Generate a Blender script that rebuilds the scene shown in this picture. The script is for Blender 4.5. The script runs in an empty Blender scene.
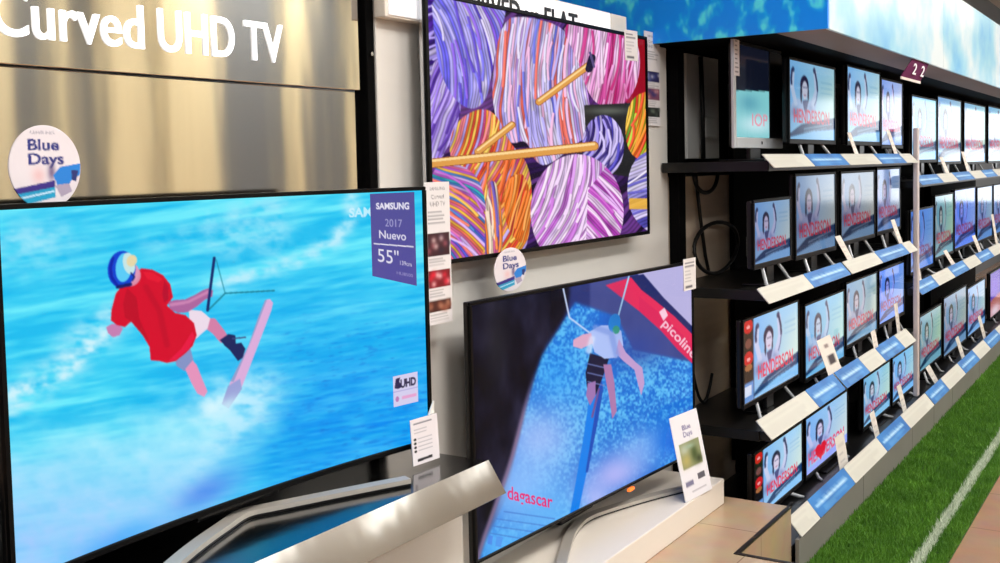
import bpy, bmesh, math, random
import numpy as np
from mathutils import Vector, Matrix

random.seed(7)
SC = bpy.context.scene
COL = SC.collection
PI = math.pi


# ------------------------------------------------------------------ colour / materials
def lin(c):
    return tuple((x / 12.92) if x <= 0.04045 else ((x + 0.055) / 1.055) ** 2.4 for x in c)


def nlin(a):
    a = np.clip(a, 0, 1)
    return np.where(a <= 0.04045, a / 12.92, ((a + 0.055) / 1.055) ** 2.4)


def mat(name, color, rough=0.5, metal=0.0, spec=0.5, noise=None, bump=None, coat=0.0):
    """noise=(scale, amount, stretch xyz): mottles the colour; bump=(scale, strength, stretch xyz)."""
    m = bpy.data.materials.new(name)
    m.use_nodes = True
    nt = m.node_tree
    b = nt.nodes['Principled BSDF']
    b.inputs['Base Color'].default_value = (*lin(color), 1)
    b.inputs['Roughness'].default_value = rough
    b.inputs['Metallic'].default_value = metal
    b.inputs['Specular IOR Level'].default_value = spec
    if coat:
        b.inputs['Coat Weight'].default_value = coat
        b.inputs['Coat Roughness'].default_value = 0.05
    if noise or bump:
        g = nt.nodes.new('ShaderNodeNewGeometry')

    def tex(scale, stretch):
        mp = nt.nodes.new('ShaderNodeMapping')
        mp.inputs['Scale'].default_value = stretch
        nt.links.new(g.outputs['Position'], mp.inputs['Vector'])
        n = nt.nodes.new('ShaderNodeTexNoise')
        n.inputs['Scale'].default_value = scale
        n.inputs['Detail'].default_value = 3
        nt.links.new(mp.outputs['Vector'], n.inputs['Vector'])
        return n
    if noise:
        n = tex(noise[0], noise[2])
        mx = nt.nodes.new('ShaderNodeMix')
        mx.data_type = 'RGBA'
        a = lin(tuple(max(0, c - noise[1]) for c in color))
        c2 = lin(tuple(min(1, c + noise[1]) for c in color))
        mx.inputs[6].default_value = (*a, 1)
        mx.inputs[7].default_value = (*c2, 1)
        nt.links.new(n.outputs['Fac'], mx.inputs[0])
        nt.links.new(mx.outputs[2], b.inputs['Base Color'])
    if bump:
        n = tex(bump[0], bump[2])
        bp = nt.nodes.new('ShaderNodeBump')
        bp.inputs['Strength'].default_value = bump[1]
        bp.inputs['Distance'].default_value = 0.05
        nt.links.new(n.outputs['Fac'], bp.inputs['Height'])
        nt.links.new(bp.outputs['Normal'], b.inputs['Normal'])
    return m


def picture_mat(name, lit, rough=0.5, spec=0.5, gain=1.0):
    m = bpy.data.materials.new(name)
    m.use_nodes = True
    nt = m.node_tree
    b = nt.nodes['Principled BSDF']
    at = nt.nodes.new('ShaderNodeAttribute')
    at.attribute_name = 'picture'
    b.inputs['Roughness'].default_value = rough
    b.inputs['Specular IOR Level'].default_value = spec
    if lit:
        b.inputs['Base Color'].default_value = (0.004, 0.004, 0.005, 1)
        nt.links.new(at.outputs['Color'], b.inputs['Emission Color'])
        b.inputs['Emission Strength'].default_value = gain
    else:
        nt.links.new(at.outputs['Color'], b.inputs['Base Color'])
    return m


def tile_mat(name, color, grout, size, rough=0.25, offset=(0, 0, 0)):
    m = mat(name, color, rough)
    nt = m.node_tree
    b = nt.nodes['Principled BSDF']
    g = nt.nodes.new('ShaderNodeNewGeometry')
    mp = nt.nodes.new('ShaderNodeMapping')
    mp.inputs['Location'].default_value = offset
    nt.links.new(g.outputs['Position'], mp.inputs['Vector'])
    br = nt.nodes.new('ShaderNodeTexBrick')
    br.offset = 0
    br.inputs['Scale'].default_value = 1.0
    br.inputs['Brick Width'].default_value = size
    br.inputs['Row Height'].default_value = size
    br.inputs['Mortar Size'].default_value = 0.003
    br.inputs['Color1'].default_value = (*lin(color), 1)
    br.inputs['Color2'].default_value = (*lin(tuple(c * 0.96 for c in color)), 1)
    br.inputs['Mortar'].default_value = (*lin(grout), 1)
    nt.links.new(mp.outputs['Vector'], br.inputs['Vector'])
    n = nt.nodes.new('ShaderNodeTexNoise')
    n.inputs['Scale'].default_value = 6
    n.inputs['Detail'].default_value = 4
    nt.links.new(g.outputs['Position'], n.inputs['Vector'])
    mx = nt.nodes.new('ShaderNodeMix')
    mx.data_type = 'RGBA'
    mx.blend_type = 'OVERLAY'
    mx.inputs[0].default_value = 0.25
    nt.links.new(br.outputs['Color'], mx.inputs[6])
    nt.links.new(n.outputs['Color'], mx.inputs[7])
    nt.links.new(mx.outputs[2], b.inputs['Base Color'])
    return m


def print_mat(name, dark, mid, light, scale, stretch, lo, hi, rough=0.35, detail=4.0):
    """a printed pattern or painted glare: noise through a three-stop ramp"""
    m = mat(name, mid, rough)
    nt = m.node_tree
    b = nt.nodes['Principled BSDF']
    g = nt.nodes.new('ShaderNodeNewGeometry')
    mp = nt.nodes.new('ShaderNodeMapping')
    mp.inputs['Scale'].default_value = stretch
    nt.links.new(g.outputs['Position'], mp.inputs['Vector'])
    n = nt.nodes.new('ShaderNodeTexNoise')
    n.inputs['Scale'].default_value = scale
    n.inputs['Detail'].default_value = detail
    nt.links.new(mp.outputs['Vector'], n.inputs['Vector'])
    r = nt.nodes.new('ShaderNodeValToRGB')
    r.color_ramp.elements[0].position = lo
    r.color_ramp.elements[0].color = (*lin(dark), 1)
    r.color_ramp.elements[1].position = hi
    r.color_ramp.elements[1].color = (*lin(light), 1)
    e = r.color_ramp.elements.new((lo + hi) / 2)
    e.color = (*lin(mid), 1)
    nt.links.new(n.outputs['Fac'], r.inputs['Fac'])
    nt.links.new(r.outputs['Color'], b.inputs['Base Color'])
    return m


M = dict(
    black=mat('black_plastic', (0.045, 0.045, 0.05), 0.3, spec=0.4),
    black_matt=mat('black_paint', (0.025, 0.025, 0.027), 0.7, spec=0.04),
    bezel=mat('glossy_black_bezel', (0.035, 0.035, 0.04), 0.4, spec=0.10),
    chrome=mat('chrome_side_trim', (0.75, 0.76, 0.78), 0.15, 1.0),
    silver=mat('silver_stand', (0.74, 0.72, 0.69), 0.42, 0.35),
    lip=mat('steel_lip', (0.66, 0.66, 0.645), 0.10, 1.0, bump=(1.8, 0.05, (1, 1.9, 1))),
    dark_reflection=mat('painted_dark_reflection', (0.20, 0.20, 0.20), 0.3, 0.6),
    silver_plastic=mat('silver_plastic', (0.72, 0.74, 0.76), 0.35, 0.2),
    white=mat('white_lacquer', (0.90, 0.87, 0.83), 0.35, noise=(1.5, 0.015, (1, 1, 1))),
    wall=mat('display_wall_paint', (0.86, 0.85, 0.83), 0.55, noise=(2.0, 0.012, (1, 1, 1))),
    wall_panel=mat('warm_white_panel', (0.86, 0.83, 0.79), 0.5),
    shop_wall=mat('shop_wall_paint', (0.46, 0.48, 0.50), 0.7, noise=(0.8, 0.03, (1, 1, 0.3))),
    cream=mat('cream_pilaster', (0.99, 0.92, 0.75), 0.6, noise=(0.9, 0.03, (1, 1, 0.3))),
    ceiling=mat('ceiling_paint', (0.88, 0.87, 0.85), 0.8, noise=(0.6, 0.02, (1, 1, 1))),
    steel=mat('brushed_steel', (0.80, 0.79, 0.77), 0.07, 1.0, bump=(1.3, 0.045, (1, 1.9, 0.45)), noise=(30, 0.02, (1, 1, 0.05))),
    steel_dark=mat('polished_steel_top', (0.50, 0.50, 0.50), 0.16, 1.0, bump=(3.0, 0.08, (1, 1, 1))),
    cabinet=mat('cabinet_front', (0.80, 0.80, 0.78), 0.3),
    shelf=mat('dark_shelf_board', (0.07, 0.07, 0.07), 0.35, spec=0.3),
    kick=mat('grey_kick_plate', (0.50, 0.49, 0.47), 0.45, noise=(4, 0.03, (1, 1, 1))),
    taupe=mat('taupe_back_plate', (0.78, 0.71, 0.63), 0.6, noise=(3, 0.06, (1, 0.6, 6))),
    grey_plate=mat('grey_back_plate', (0.84, 0.84, 0.83), 0.6),
    strip_white=mat('white_price_strip', (0.84, 0.82, 0.77), 0.45, noise=(14, 0.03, (1, 0.3, 6))),
    strip_blue=mat('blue_price_strip', (0.16, 0.48, 0.74), 0.4, noise=(18, 0.08, (1, 0.5, 5))),
    post=mat('pale_post', (0.80, 0.76, 0.76), 0.4, 0.2),
    card=mat('white_card', (0.92, 0.92, 0.90), 0.5),
    cable=mat('black_cable', (0.03, 0.03, 0.03), 0.45),
    purple=mat('purple_sign_face', (0.36, 0.10, 0.28), 0.8, spec=0.1),
    letter=mat('black_letters', (0.05, 0.05, 0.06), 0.5),
    white_letter=mat('white_letters', (0.93, 0.93, 0.95), 0.5),
    canopy_under=mat('canopy_underside', (0.52, 0.44, 0.39), 0.55, noise=(2, 0.03, (1, 1, 1))),
    trim=mat('dark_edge_trim', (0.13, 0.11, 0.10), 0.4),
    tile=tile_mat('tan_floor_tile', (0.66, 0.52, 0.41), (0.46, 0.36, 0.29), 0.6, 0.22),
    step_tile=tile_mat('beige_step_tile', (0.72, 0.62, 0.51), (0.56, 0.47, 0.38), 0.62, 0.25, (0.13, 0.30, 0)),
    canopy_side=print_mat('blue_leaf_print', (0.00, 0.56, 1.0), (0.03, 0.66, 1.0), (0.34, 0.90, 1.0), 15, (1, 1, 0.6), 0.46, 0.64, detail=2.0),
    canopy_front=print_mat('pale_blue_painted_glare', (0.36, 0.70, 0.92), (0.60, 0.83, 0.93), (0.86, 0.92, 0.95), 1.6, (1, 1.0, 1.3), 0.28, 0.62, detail=5.0),  # whitish glare painted into the blue print
    turf=mat('turf_backing', (0.13, 0.30, 0.05), 0.9, noise=(40, 0.06, (1, 1, 1))),
    glass=mat('window_glass', (0.8, 0.85, 0.9), 0.05),
    lcd=picture_mat('lit_screen', True, 0.07, 0.04, 1.0),
    lcd_soft=picture_mat('lit_small_screen', True, 0.10, 0.36, 1.0),
    paper=picture_mat('printed_card', False, 0.5, 0.3),
)


def blade_mat(name, c1, c2):
    m = mat(name, c1, 0.7, noise=(2.5, 0.0, (1, 1, 1)))
    nt = m.node_tree
    for n in nt.nodes:
        if n.type == 'MIX':
            n.inputs[6].default_value = (*lin(c1), 1)
            n.inputs[7].default_value = (*lin(c2), 1)
        if n.type == 'TEX_NOISE':
            n.inputs['Scale'].default_value = 7
    return m


M['blade'] = blade_mat('grass_blades', (0.17, 0.38, 0.05), (0.42, 0.64, 0.17))
M['blade_white'] = mat('white_turf_blades', (0.80, 0.84, 0.76), 0.7)


def emit_mat(name, color, strength):
    m = bpy.data.materials.new(name)
    m.use_nodes = True
    b = m.node_tree.nodes['Principled BSDF']
    b.inputs['Base Color'].default_value = (*lin(color), 1)
    b.inputs['Emission Color'].default_value = (*lin(color), 1)
    b.inputs['Emission Strength'].default_value = strength
    return m


M['sign_lit'] = emit_mat('lit_sign_letters', (0.97, 0.98, 1.0), 1.05)
M['led'] = emit_mat('orange_led', (1.0, 0.45, 0.15), 1.0)
M['lightbox'] = emit_mat('lit_sign_face', (0.95, 0.95, 0.96), 0.45)

# ------------------------------------------------------------------ mesh building
ORG = {}


class MB:
    def __init__(self):
        self.bm = bmesh.new()

    def _merge(self, b2):
        me = bpy.data.meshes.new('tmp')
        b2.to_mesh(me)
        b2.free()
        self.bm.from_mesh(me)
        bpy.data.meshes.remove(me)

    def box(self, x0, x1, y0, y1, z0, z1, bevel=0.0, seg=2, cuts_y=0, rot=None):
        b = bmesh.new()
        mtx = Matrix.Translation(((x0 + x1) / 2, (y0 + y1) / 2, (z0 + z1) / 2))
        if rot:
            mtx = mtx @ rot
        bmesh.ops.create_cube(b, size=1.0, matrix=mtx @ Matrix.Diagonal((abs(x1 - x0), abs(y1 - y0), abs(z1 - z0), 1)))
        if cuts_y:
            es = [e for e in b.edges if abs(e.verts[0].co.y - e.verts[1].co.y) > 1e-6]
            bmesh.ops.subdivide_edges(b, edges=es, cuts=cuts_y, use_grid_fill=True)
        if bevel > 0:
            es = [e for e in b.edges if len(e.link_faces) == 2 and e.calc_face_angle(0) > 0.5]
            bmesh.ops.bevel(b, geom=es, offset=bevel, segments=seg, affect='EDGES', profile=0.5)
        self._merge(b)
        return self

    def prism(self, pts, d):
        """pts: 3D polygon (planar); d: extrusion vector"""
        b = bmesh.new()
        vs = [b.verts.new(p) for p in pts]
        f = b.faces.new(vs)
        r = bmesh.ops.extrude_face_region(b, geom=[f])
        bmesh.ops.translate(b, verts=[v for v in r['geom'] if isinstance(v, bmesh.types.BMVert)], vec=d)
        bmesh.ops.recalc_face_normals(b, faces=b.faces)
        self._merge(b)
        return self

    def tube(self, pts, r, n=8, flat=1.0, up=(0, 0, 1), caps=True):
        pts = [Vector(p) for p in pts]
        b = bmesh.new()
        rings = []
        for i, p in enumerate(pts):
            t = (pts[min(i + 1, len(pts) - 1)] - pts[max(i - 1, 0)]).normalized()
            a = t.cross(Vector(up))
            if a.length < 1e-4:
                a = t.cross(Vector((1, 0, 0)))
            a.normalize()
            c = a.cross(t).normalized()
            rr = r[i] if isinstance(r, (list, tuple)) else r
            rings.append([b.verts.new(p + a * (rr * math.cos(2 * PI * k / n)) + c * (rr * flat * math.sin(2 * PI * k / n))) for k in range(n)])
        for i in range(len(rings) - 1):
            for k in range(n):
                b.faces.new((rings[i][k], rings[i][(k + 1) % n], rings[i + 1][(k + 1) % n], rings[i + 1][k]))
        if caps:
            b.faces.new(rings[0][::-1])
            b.faces.new(rings[-1])
        bmesh.ops.recalc_face_normals(b, faces=b.faces)
        self._merge(b)
        return self

    def deform(self, fn):
        for v in self.bm.verts:
            v.co = Vector(fn(*v.co))
        return self

    def build(self, name, material, parent=None, smooth=False):
        me = bpy.data.meshes.new(name)
        self.bm.to_mesh(me)
        self.bm.free()
        return link(name, me, material, parent, smooth)


def link(name, me, material, parent=None, smooth=False):
    o = bpy.data.objects.new(name, me)
    COL.objects.link(o)
    if material:
        me.materials.clear()
        me.materials.append(material)
    if parent is not None:
        org = ORG[parent.name]
        o.parent = parent
    else:
        n = len(me.vertices)
        co = np.empty(n * 3)
        me.vertices.foreach_get('co', co)
        co = co.reshape(-1, 3)
        org = Vector(((co[:, 0].min() + co[:, 0].max()) / 2, (co[:, 1].min() + co[:, 1].max()) / 2, co[:, 2].min()))
        o.location = org
    me.transform(Matrix.Translation(-org))
    ORG[o.name] = org
    if smooth:
        for p in me.polygons:
            p.use_smooth = True
    return o


def thing(name, label, cat, loc, group=None):
    o = bpy.data.objects.new(name, None)
    o.empty_display_size = 0.1
    COL.objects.link(o)
    o.location = loc
    ORG[o.name] = Vector(loc)
    return tag(o, label, cat, group)


def tag(o, label, cat, group=None):
    o['label'] = label
    o['category'] = cat
    if group:
        o['group'] = group
    return o


def struct(o):
    o['kind'] = 'structure'
    return o


# ------------------------------------------------------------------ text
_TX = {}


def text_tris(s, bold=0.0):
    """triangles of a line of text, capital height 1, starting at x=0, baseline at 0"""
    key = (s, bold)
    if key in _TX:
        return _TX[key]

    def tri(st):
        cu = bpy.data.curves.new('t', 'FONT')
        cu.body = st
        cu.size = 1
        cu.offset = bold
        cu.resolution_u = 4
        ob = bpy.data.objects.new('t', cu)
        COL.objects.link(ob)
        dg = bpy.context.evaluated_depsgraph_get()
        dg.update()
        me = ob.evaluated_get(dg).to_mesh()
        me.calc_loop_triangles()
        a = np.array([[[me.vertices[i].co.x, me.vertices[i].co.y] for i in t.vertices] for t in me.loop_triangles])
        ob.evaluated_get(dg).to_mesh_clear()
        bpy.data.objects.remove(ob)
        bpy.data.curves.remove(cu)
        return a
    h = tri('H')[:, :, 1].max()
    a = tri(s) / h
    a[:, :, 0] -= a[:, :, 0].min()
    _TX[key] = (a, a[:, :, 0].max())
    return _TX[key]


def text_mesh(s, origin, right, up, depth, bold=0.0, width=None):
    """extruded letters: origin = baseline start, right/up = unit vectors, up scaled by cap height"""
    right, up = Vector(right), Vector(up)
    h = up.length
    cu = bpy.data.curves.new('t', 'FONT')
    cu.body = s
    cu.size = 1
    cu.offset = bold
    cu.extrude = 0.5
    cu.resolution_u = 5
    ob = bpy.data.objects.new('t', cu)
    COL.objects.link(ob)
    dg = bpy.context.evaluated_depsgraph_get()
    dg.update()
    me = bpy.data.meshes.new_from_object(ob.evaluated_get(dg))
    bpy.data.objects.remove(ob)
    bpy.data.curves.remove(cu)
    _, wt = text_tris(s, bold)
    a0 = text_tris('H', 0)[0]
    xs = [v.co.x for v in me.vertices]
    x0, x1 = min(xs), max(xs)
    capraw = (x1 - x0) / wt
    sx = (width / (x1 - x0)) if width else h / capraw
    nrm = right.normalized().cross(up.normalized())
    for v in me.vertices:
        p = Vector(origin) + right.normalized() * ((v.co.x - x0) * sx) + up.normalized() * (v.co.y * h / capraw) + nrm * ((v.co.z + 0.5) * depth)
        v.co = p
    me.update()
    return me


# ------------------------------------------------------------------ pictures (painted into a colour attribute of a fine grid)
def vnoise(x, y, seed=0):
    rng = np.random.RandomState(seed)
    T = rng.rand(256, 256)
    xi = np.floor(x).astype(int)
    yi = np.floor(y).astype(int)
    fx = x - xi
    fy = y - yi
    fx = fx * fx * (3 - 2 * fx)
    fy = fy * fy * (3 - 2 * fy)
    a = T[yi & 255, xi & 255]
    b = T[yi & 255, (xi + 1) & 255]
    c = T[(yi + 1) & 255, xi & 255]
    d = T[(yi + 1) & 255, (xi + 1) & 255]
    return (a * (1 - fx) + b * fx) * (1 - fy) + (c * (1 - fx) + d * fx) * fy


def fbm(x, y, seed=0, oct=4):
    s = 0
    a = 0.5
    for k in range(oct):
        s = s + a * vnoise(x * 2 ** k, y * 2 ** k, seed + k)
        a *= 0.5
    return s / (1 - 0.5 ** oct)


class Art:
    """m: 3x4 matrix taking (u, v, 4u(1-u), 1) on the panel to the picture's own drawing units"""

    def __init__(self, nx, ny, m=None, ss=2, bg=(0, 0, 0)):
        self.nx, self.ny, self.ss = nx, ny, ss
        w, h = (nx + 1) * ss, (ny + 1) * ss
        u = ((np.arange(w) + 0.5) / w)[None, :].repeat(h, 0)
        v = ((np.arange(h) + 0.5) / h)[:, None].repeat(w, 1)
        if m is None:
            self.X, self.Y = u, v
        else:
            m = np.array(m)
            s = 4 * u * (1 - u)
            q = [m[i, 0] * u + m[i, 1] * v + m[i, 2] * s + m[i, 3] for i in range(3)]
            self.X, self.Y = q[0] / q[2], q[1] / q[2]
        self.X = self.X.ravel()
        self.Y = self.Y.ravel()
        self.C = np.empty((w * h, 3))
        self.C[:] = bg
        self.shape = (h, w)

    def mix(self, idx, col, a):
        col = np.asarray(col, float)
        a = np.asarray(a, float)
        if a.ndim:
            a = a[:, None]
        self.C[idx] = self.C[idx] * (1 - a) + col * a

    def near(self, x0, x1, y0, y1):
        return np.nonzero((self.X >= x0) & (self.X <= x1) & (self.Y >= y0) & (self.Y <= y1))[0]

    def inside(self, pts, smooth=0):
        p = np.array(pts, float)
        for _ in range(smooth):
            n = np.roll(p, -1, 0)
            p = np.stack([p * 0.75 + n * 0.25, p * 0.25 + n * 0.75], 1).reshape(-1, 2)
        idx = self.near(p[:, 0].min(), p[:, 0].max(), p[:, 1].min(), p[:, 1].max())
        x, y = self.X[idx], self.Y[idx]
        ins = np.zeros(len(idx), bool)
        for i in range(len(p)):
            (xa, ya), (xb, yb) = p[i - 1], p[i]
            if ya == yb:
                continue
            c = ((ya > y) != (yb > y)) & (x < (xb - xa) * (y - ya) / (yb - ya) + xa)
            ins ^= c
        return idx[ins]

    def poly(self, pts, col, a=1.0):
        self.mix(self.inside(pts), col, a)

    def blur(self, r, n=2):
        h, w = self.shape
        a = self.C.reshape(h, w, 3)
        for _ in range(n):
            for ax in (0, 1):
                p = np.pad(a, [(r + 1, r) if i == ax else (0, 0) for i in range(3)], 'edge').cumsum(ax)
                m = a.shape[ax]
                k0 = [slice(None)] * 3
                k1 = [slice(None)] * 3
                k0[ax] = slice(0, m)
                k1[ax] = slice(2 * r + 1, 2 * r + 1 + m)
                a = (p[tuple(k1)] - p[tuple(k0)]) / (2 * r + 1)
        self.C = a.reshape(-1, 3)

    def blob(self, cx, cy, rx, ry, col, a=1.0, ang=0.0, hard=1.0, rough=0.0, seed=0):
        c, s = math.cos(ang), math.sin(ang)
        R = max(rx, ry) * 2.2
        idx = self.near(cx - R, cx + R, cy - R, cy + R)
        x, y = self.X[idx] - cx, self.Y[idx] - cy
        d = ((x * c + y * s) / rx) ** 2 + ((-x * s + y * c) / ry) ** 2
        al = np.exp(-d ** hard) * a
        if rough:
            al = al * np.clip(1 + rough * (fbm(self.X[idx] / rough_scale, self.Y[idx] / rough_scale, seed) - 0.5) * 2, 0, 1.6)
        self.mix(idx, col, np.clip(al, 0, 1))

    def ell(self, cx, cy, rx, ry, col, a=1.0, ang=0.0):
        n = 28
        c, s = math.cos(ang), math.sin(ang)
        self.poly([(cx + rx * math.cos(t) * c - ry * math.sin(t) * s, cy + rx * math.cos(t) * s + ry * math.sin(t) * c)
                   for t in [2 * PI * k / n for k in range(n)]], col, a)

    def stroke(self, pts, w, col, a=1.0, soft=0.0):
        p = np.array(pts, float)
        pad = w * 2 + soft * 3
        idx = self.near(p[:, 0].min() - pad, p[:, 0].max() + pad, p[:, 1].min() - pad, p[:, 1].max() + pad)
        x, y = self.X[idx], self.Y[idx]
        d = np.full(len(idx), 1e9)
        for i in range(len(p) - 1):
            (xa, ya), (xb, yb) = p[i], p[i + 1]
            L = (xb - xa) ** 2 + (yb - ya) ** 2 + 1e-12
            t = np.clip(((x - xa) * (xb - xa) + (y - ya) * (yb - ya)) / L, 0, 1)
            d = np.minimum(d, np.hypot(x - xa - t * (xb - xa), y - ya - t * (yb - ya)))
        if soft:
            al = np.exp(-np.clip(d - w / 2, 0, None) ** 2 / (soft * soft)) * a
            self.mix(idx, col, al)
        else:
            k = d <= w / 2
            self.mix(idx[k], col, a)

    def text(self, s, origin, ex, ey, col, a=1.0, bold=0.0):
        """ex: vector covering the whole line, ey: vector of one capital height (upwards)"""
        T, wt = text_tris(s, bold)
        o = np.array(origin, float)
        P = o + T[:, :, 0:1] / wt * np.array(ex, float) + T[:, :, 1:2] * np.array(ey, float)
        idx = self.near(P[..., 0].min(), P[..., 0].max(), P[..., 1].min(), P[..., 1].max())
        if not len(idx):
            return
        x, y = self.X[idx], self.Y[idx]
        hit = np.zeros(len(idx), bool)
        for (A, B, D) in P:
            e0 = (B[0] - A[0]) * (y - A[1]) - (B[1] - A[1]) * (x - A[0])
            e1 = (D[0] - B[0]) * (y - B[1]) - (D[1] - B[1]) * (x - B[0])
            e2 = (A[0] - D[0]) * (y - D[1]) - (A[1] - D[1]) * (x - D[0])
            hit |= ((e0 >= 0) & (e1 >= 0) & (e2 >= 0)) | ((e0 <= 0) & (e1 <= 0) & (e2 <= 0))
        self.mix(idx[hit], col, a)

    def strands(self, idx, cx, cy, ang, bend, freq, pal, seed, wob=0.6, wscale=44.0, contrast=0.34):
        x, y = self.X[idx] - cx, self.Y[idx] - cy
        c, s = math.cos(ang), math.sin(ang)
        p, q = x * c + y * s, -x * s + y * c
        k0 = np.floor((p + bend * q * q) * freq)
        t = (p + bend * q * q) * freq + wob * (vnoise(q / wscale + 50, p / wscale + 50, seed) - 0.5) * 5 + 0.5 * (vnoise(q / 15 + 9, k0 * 0.13, seed + 3) - 0.5)
        k = np.floor(t).astype(int)
        f = t - k
        rng = np.random.RandomState(seed)
        tab = rng.randint(0, len(pal), 512)
        pal = np.array(pal, float)
        col = pal[tab[k & 511]]
        tw = vnoise(q / 9 + 20, k * 0.7 + 20, seed + 5)[:, None]
        col = col * (0.82 + 0.3 * tw)
        sh = (1 - contrast) + contrast * np.sin(PI * f)
        self.C[idx] = np.clip(col * sh[:, None], 0, 1)

    def colors(self):
        h, w = self.shape
        a = nlin(self.C).reshape(h // self.ss, self.ss, w // self.ss, self.ss, 3).mean((1, 3))
        return a.reshape(-1, 3)


def picture(name, art, pos, material, parent=None, gain=None, thick=None):
    """grid mesh; pos(u, v) -> x, y, z arrays, v runs downwards. thick: also give it a back and edges this deep"""
    nx, ny = art.nx, art.ny
    u = (np.arange(nx + 1) / nx)[None, :].repeat(ny + 1, 0)
    v = (np.arange(ny + 1) / ny)[:, None].repeat(nx + 1, 1)
    x, y, z = pos(u, v)
    co = np.stack([x + 0 * u, y + 0 * u, z + 0 * u], -1).reshape(-1, 3)
    i = np.arange(nx * ny)
    a = (i // nx) * (nx + 1) + i % nx
    quads = np.stack([a, a + nx + 1, a + nx + 2, a + 1], 1)
    cols = art.colors()
    if thick is not None:
        n = len(co)
        t = np.array(thick, float)
        back = np.array([0, nx, n - 1 - nx, n - 1])
        co = np.concatenate([co, co[back] + t])
        cols = np.concatenate([cols, np.full((4, 3), 0.7)])
        b0, b1, b2, b3 = n, n + 1, n + 2, n + 3
        quads = np.concatenate([quads, [[b0, b1, b3, b2], [0, nx, b1, b0], [nx, n - 1, b3, b1], [n - 1, n - 1 - nx, b2, b3], [n - 1 - nx, 0, b0, b2]]])
    me = bpy.data.meshes.new(name)
    me.vertices.add(len(co))
    me.vertices.foreach_set('co', co.ravel())
    me.loops.add(quads.size)
    me.loops.foreach_set('vertex_index', quads.ravel().astype(np.int32))
    me.polygons.add(len(quads))
    me.polygons.foreach_set('loop_start', np.arange(0, quads.size, 4, dtype=np.int32))
    me.update(calc_edges=True)
    at = me.color_attributes.new('picture', 'FLOAT_COLOR', 'POINT')
    c4 = np.ones((len(co), 4))
    c4[:, :3] = cols if gain is None else cols * np.array(gain)
    at.data.foreach_set('color', c4.ravel())
    o = link(name, me, material, parent)
    return o


rough_scale = 12.0

# ================================================================== camera
f_px = 1073.2
yaw, pit, rol = 0.5702, 0.0567, -0.02248
F = Vector((-math.sin(yaw) * math.cos(pit), math.cos(yaw) * math.cos(pit), -math.sin(pit)))
R0 = Vector((math.cos(yaw), math.sin(yaw), 0))
U0 = R0.cross(F)
Rv = R0 * math.cos(rol) + U0 * math.sin(rol)
Uv = -R0 * math.sin(rol) + U0 * math.cos(rol)
cd = bpy.data.cameras.new('camera')
cam = bpy.data.objects.new('camera', cd)
COL.objects.link(cam)
mw = Matrix((Rv, Uv, -F)).transposed().to_4x4()
mw.translation = (0, 0, 1.75)
cam.matrix_world = mw
cd.sensor_fit = 'HORIZONTAL'
cd.sensor_width = 36
cd.lens = f_px / 1000 * 36
cd.shift_y = -0.0523
cd.clip_start = 0.05
SC.camera = cam

# ================================================================== the shop
struct(MB().box(-2.8, 4.6, -3, 26, -0.1, 0).build('floor', M['tile']))
struct(MB().box(-2.8, 4.8, -3, 26.2, 4.2, 4.3).build('ceiling', M['ceiling']))
struct(MB().box(-2.8, -2.65, -3, 26, 0, 4.2).build('wall_left', M['shop_wall']))
struct(MB().box(4.6, 4.8, -3, 26.2, 0, 4.2).build('wall_right', M['shop_wall']))
for i, (a, b) in enumerate([(5.45, 5.62), (6.06, 6.18), (6.55, 7.05), (7.2, 7.9), (9.06, 9.34), (10.1, 10.5), (12, 13), (15, 16)]):
    struct(MB().box(4.5, 4.6, a, b, 0, 4.2, 0.01).build('trim_%d' % (i + 1), M['cream']))
struct(MB().box(-2.8, 4.8, -3.2, -3, 0, 4.3).build('wall_near', M['shop_wall']))
# the glazed shop front at the far end
w = MB()
w.box(-2.8, 4.8, 26, 26.2, 0, 0.7)
w.box(-2.8, 4.8, 26, 26.2, 3.3, 4.2)
w.box(-2.8, -1.5, 26, 26.2, 0.7, 3.3)
struct(w.build('wall_end', M['shop_wall']))
for i in range(4):
    y0 = -1.5 + i * 1.575
    fr = MB()
    for (a, b, c, d) in ((y0, y0 + 0.07, 0.7, 3.3), (y0 + 1.505, y0 + 1.575, 0.7, 3.3), (y0 + 0.07, y0 + 1.505, 0.7, 0.77), (y0 + 0.07, y0 + 1.505, 1.95, 2.15), (y0 + 0.07, y0 + 1.505, 3.23, 3.3)):
        fr.box(a, b, 26.02, 26.12, c, d)
    struct(fr.build('window_%d' % (i + 1), M['black_matt']))

# light: the shop's ceiling lamps, some added lamps, and daylight from the glazed end
def lamp(x, y, z, sx, sy, e, up=False, col=(1.0, 0.97, 0.925)):
    ld = bpy.data.lights.new('ceiling_or_added_lamp', 'AREA')
    ld.shape = 'RECTANGLE'
    ld.size, ld.size_y = sx, sy
    ld.energy = e
    ld.color = col
    lo = bpy.data.objects.new('ceiling_or_added_lamp', ld)
    lo.location = (x, y, z)
    if up:
        lo.rotation_euler = (PI, 0, 0)
    COL.objects.link(lo)


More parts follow.
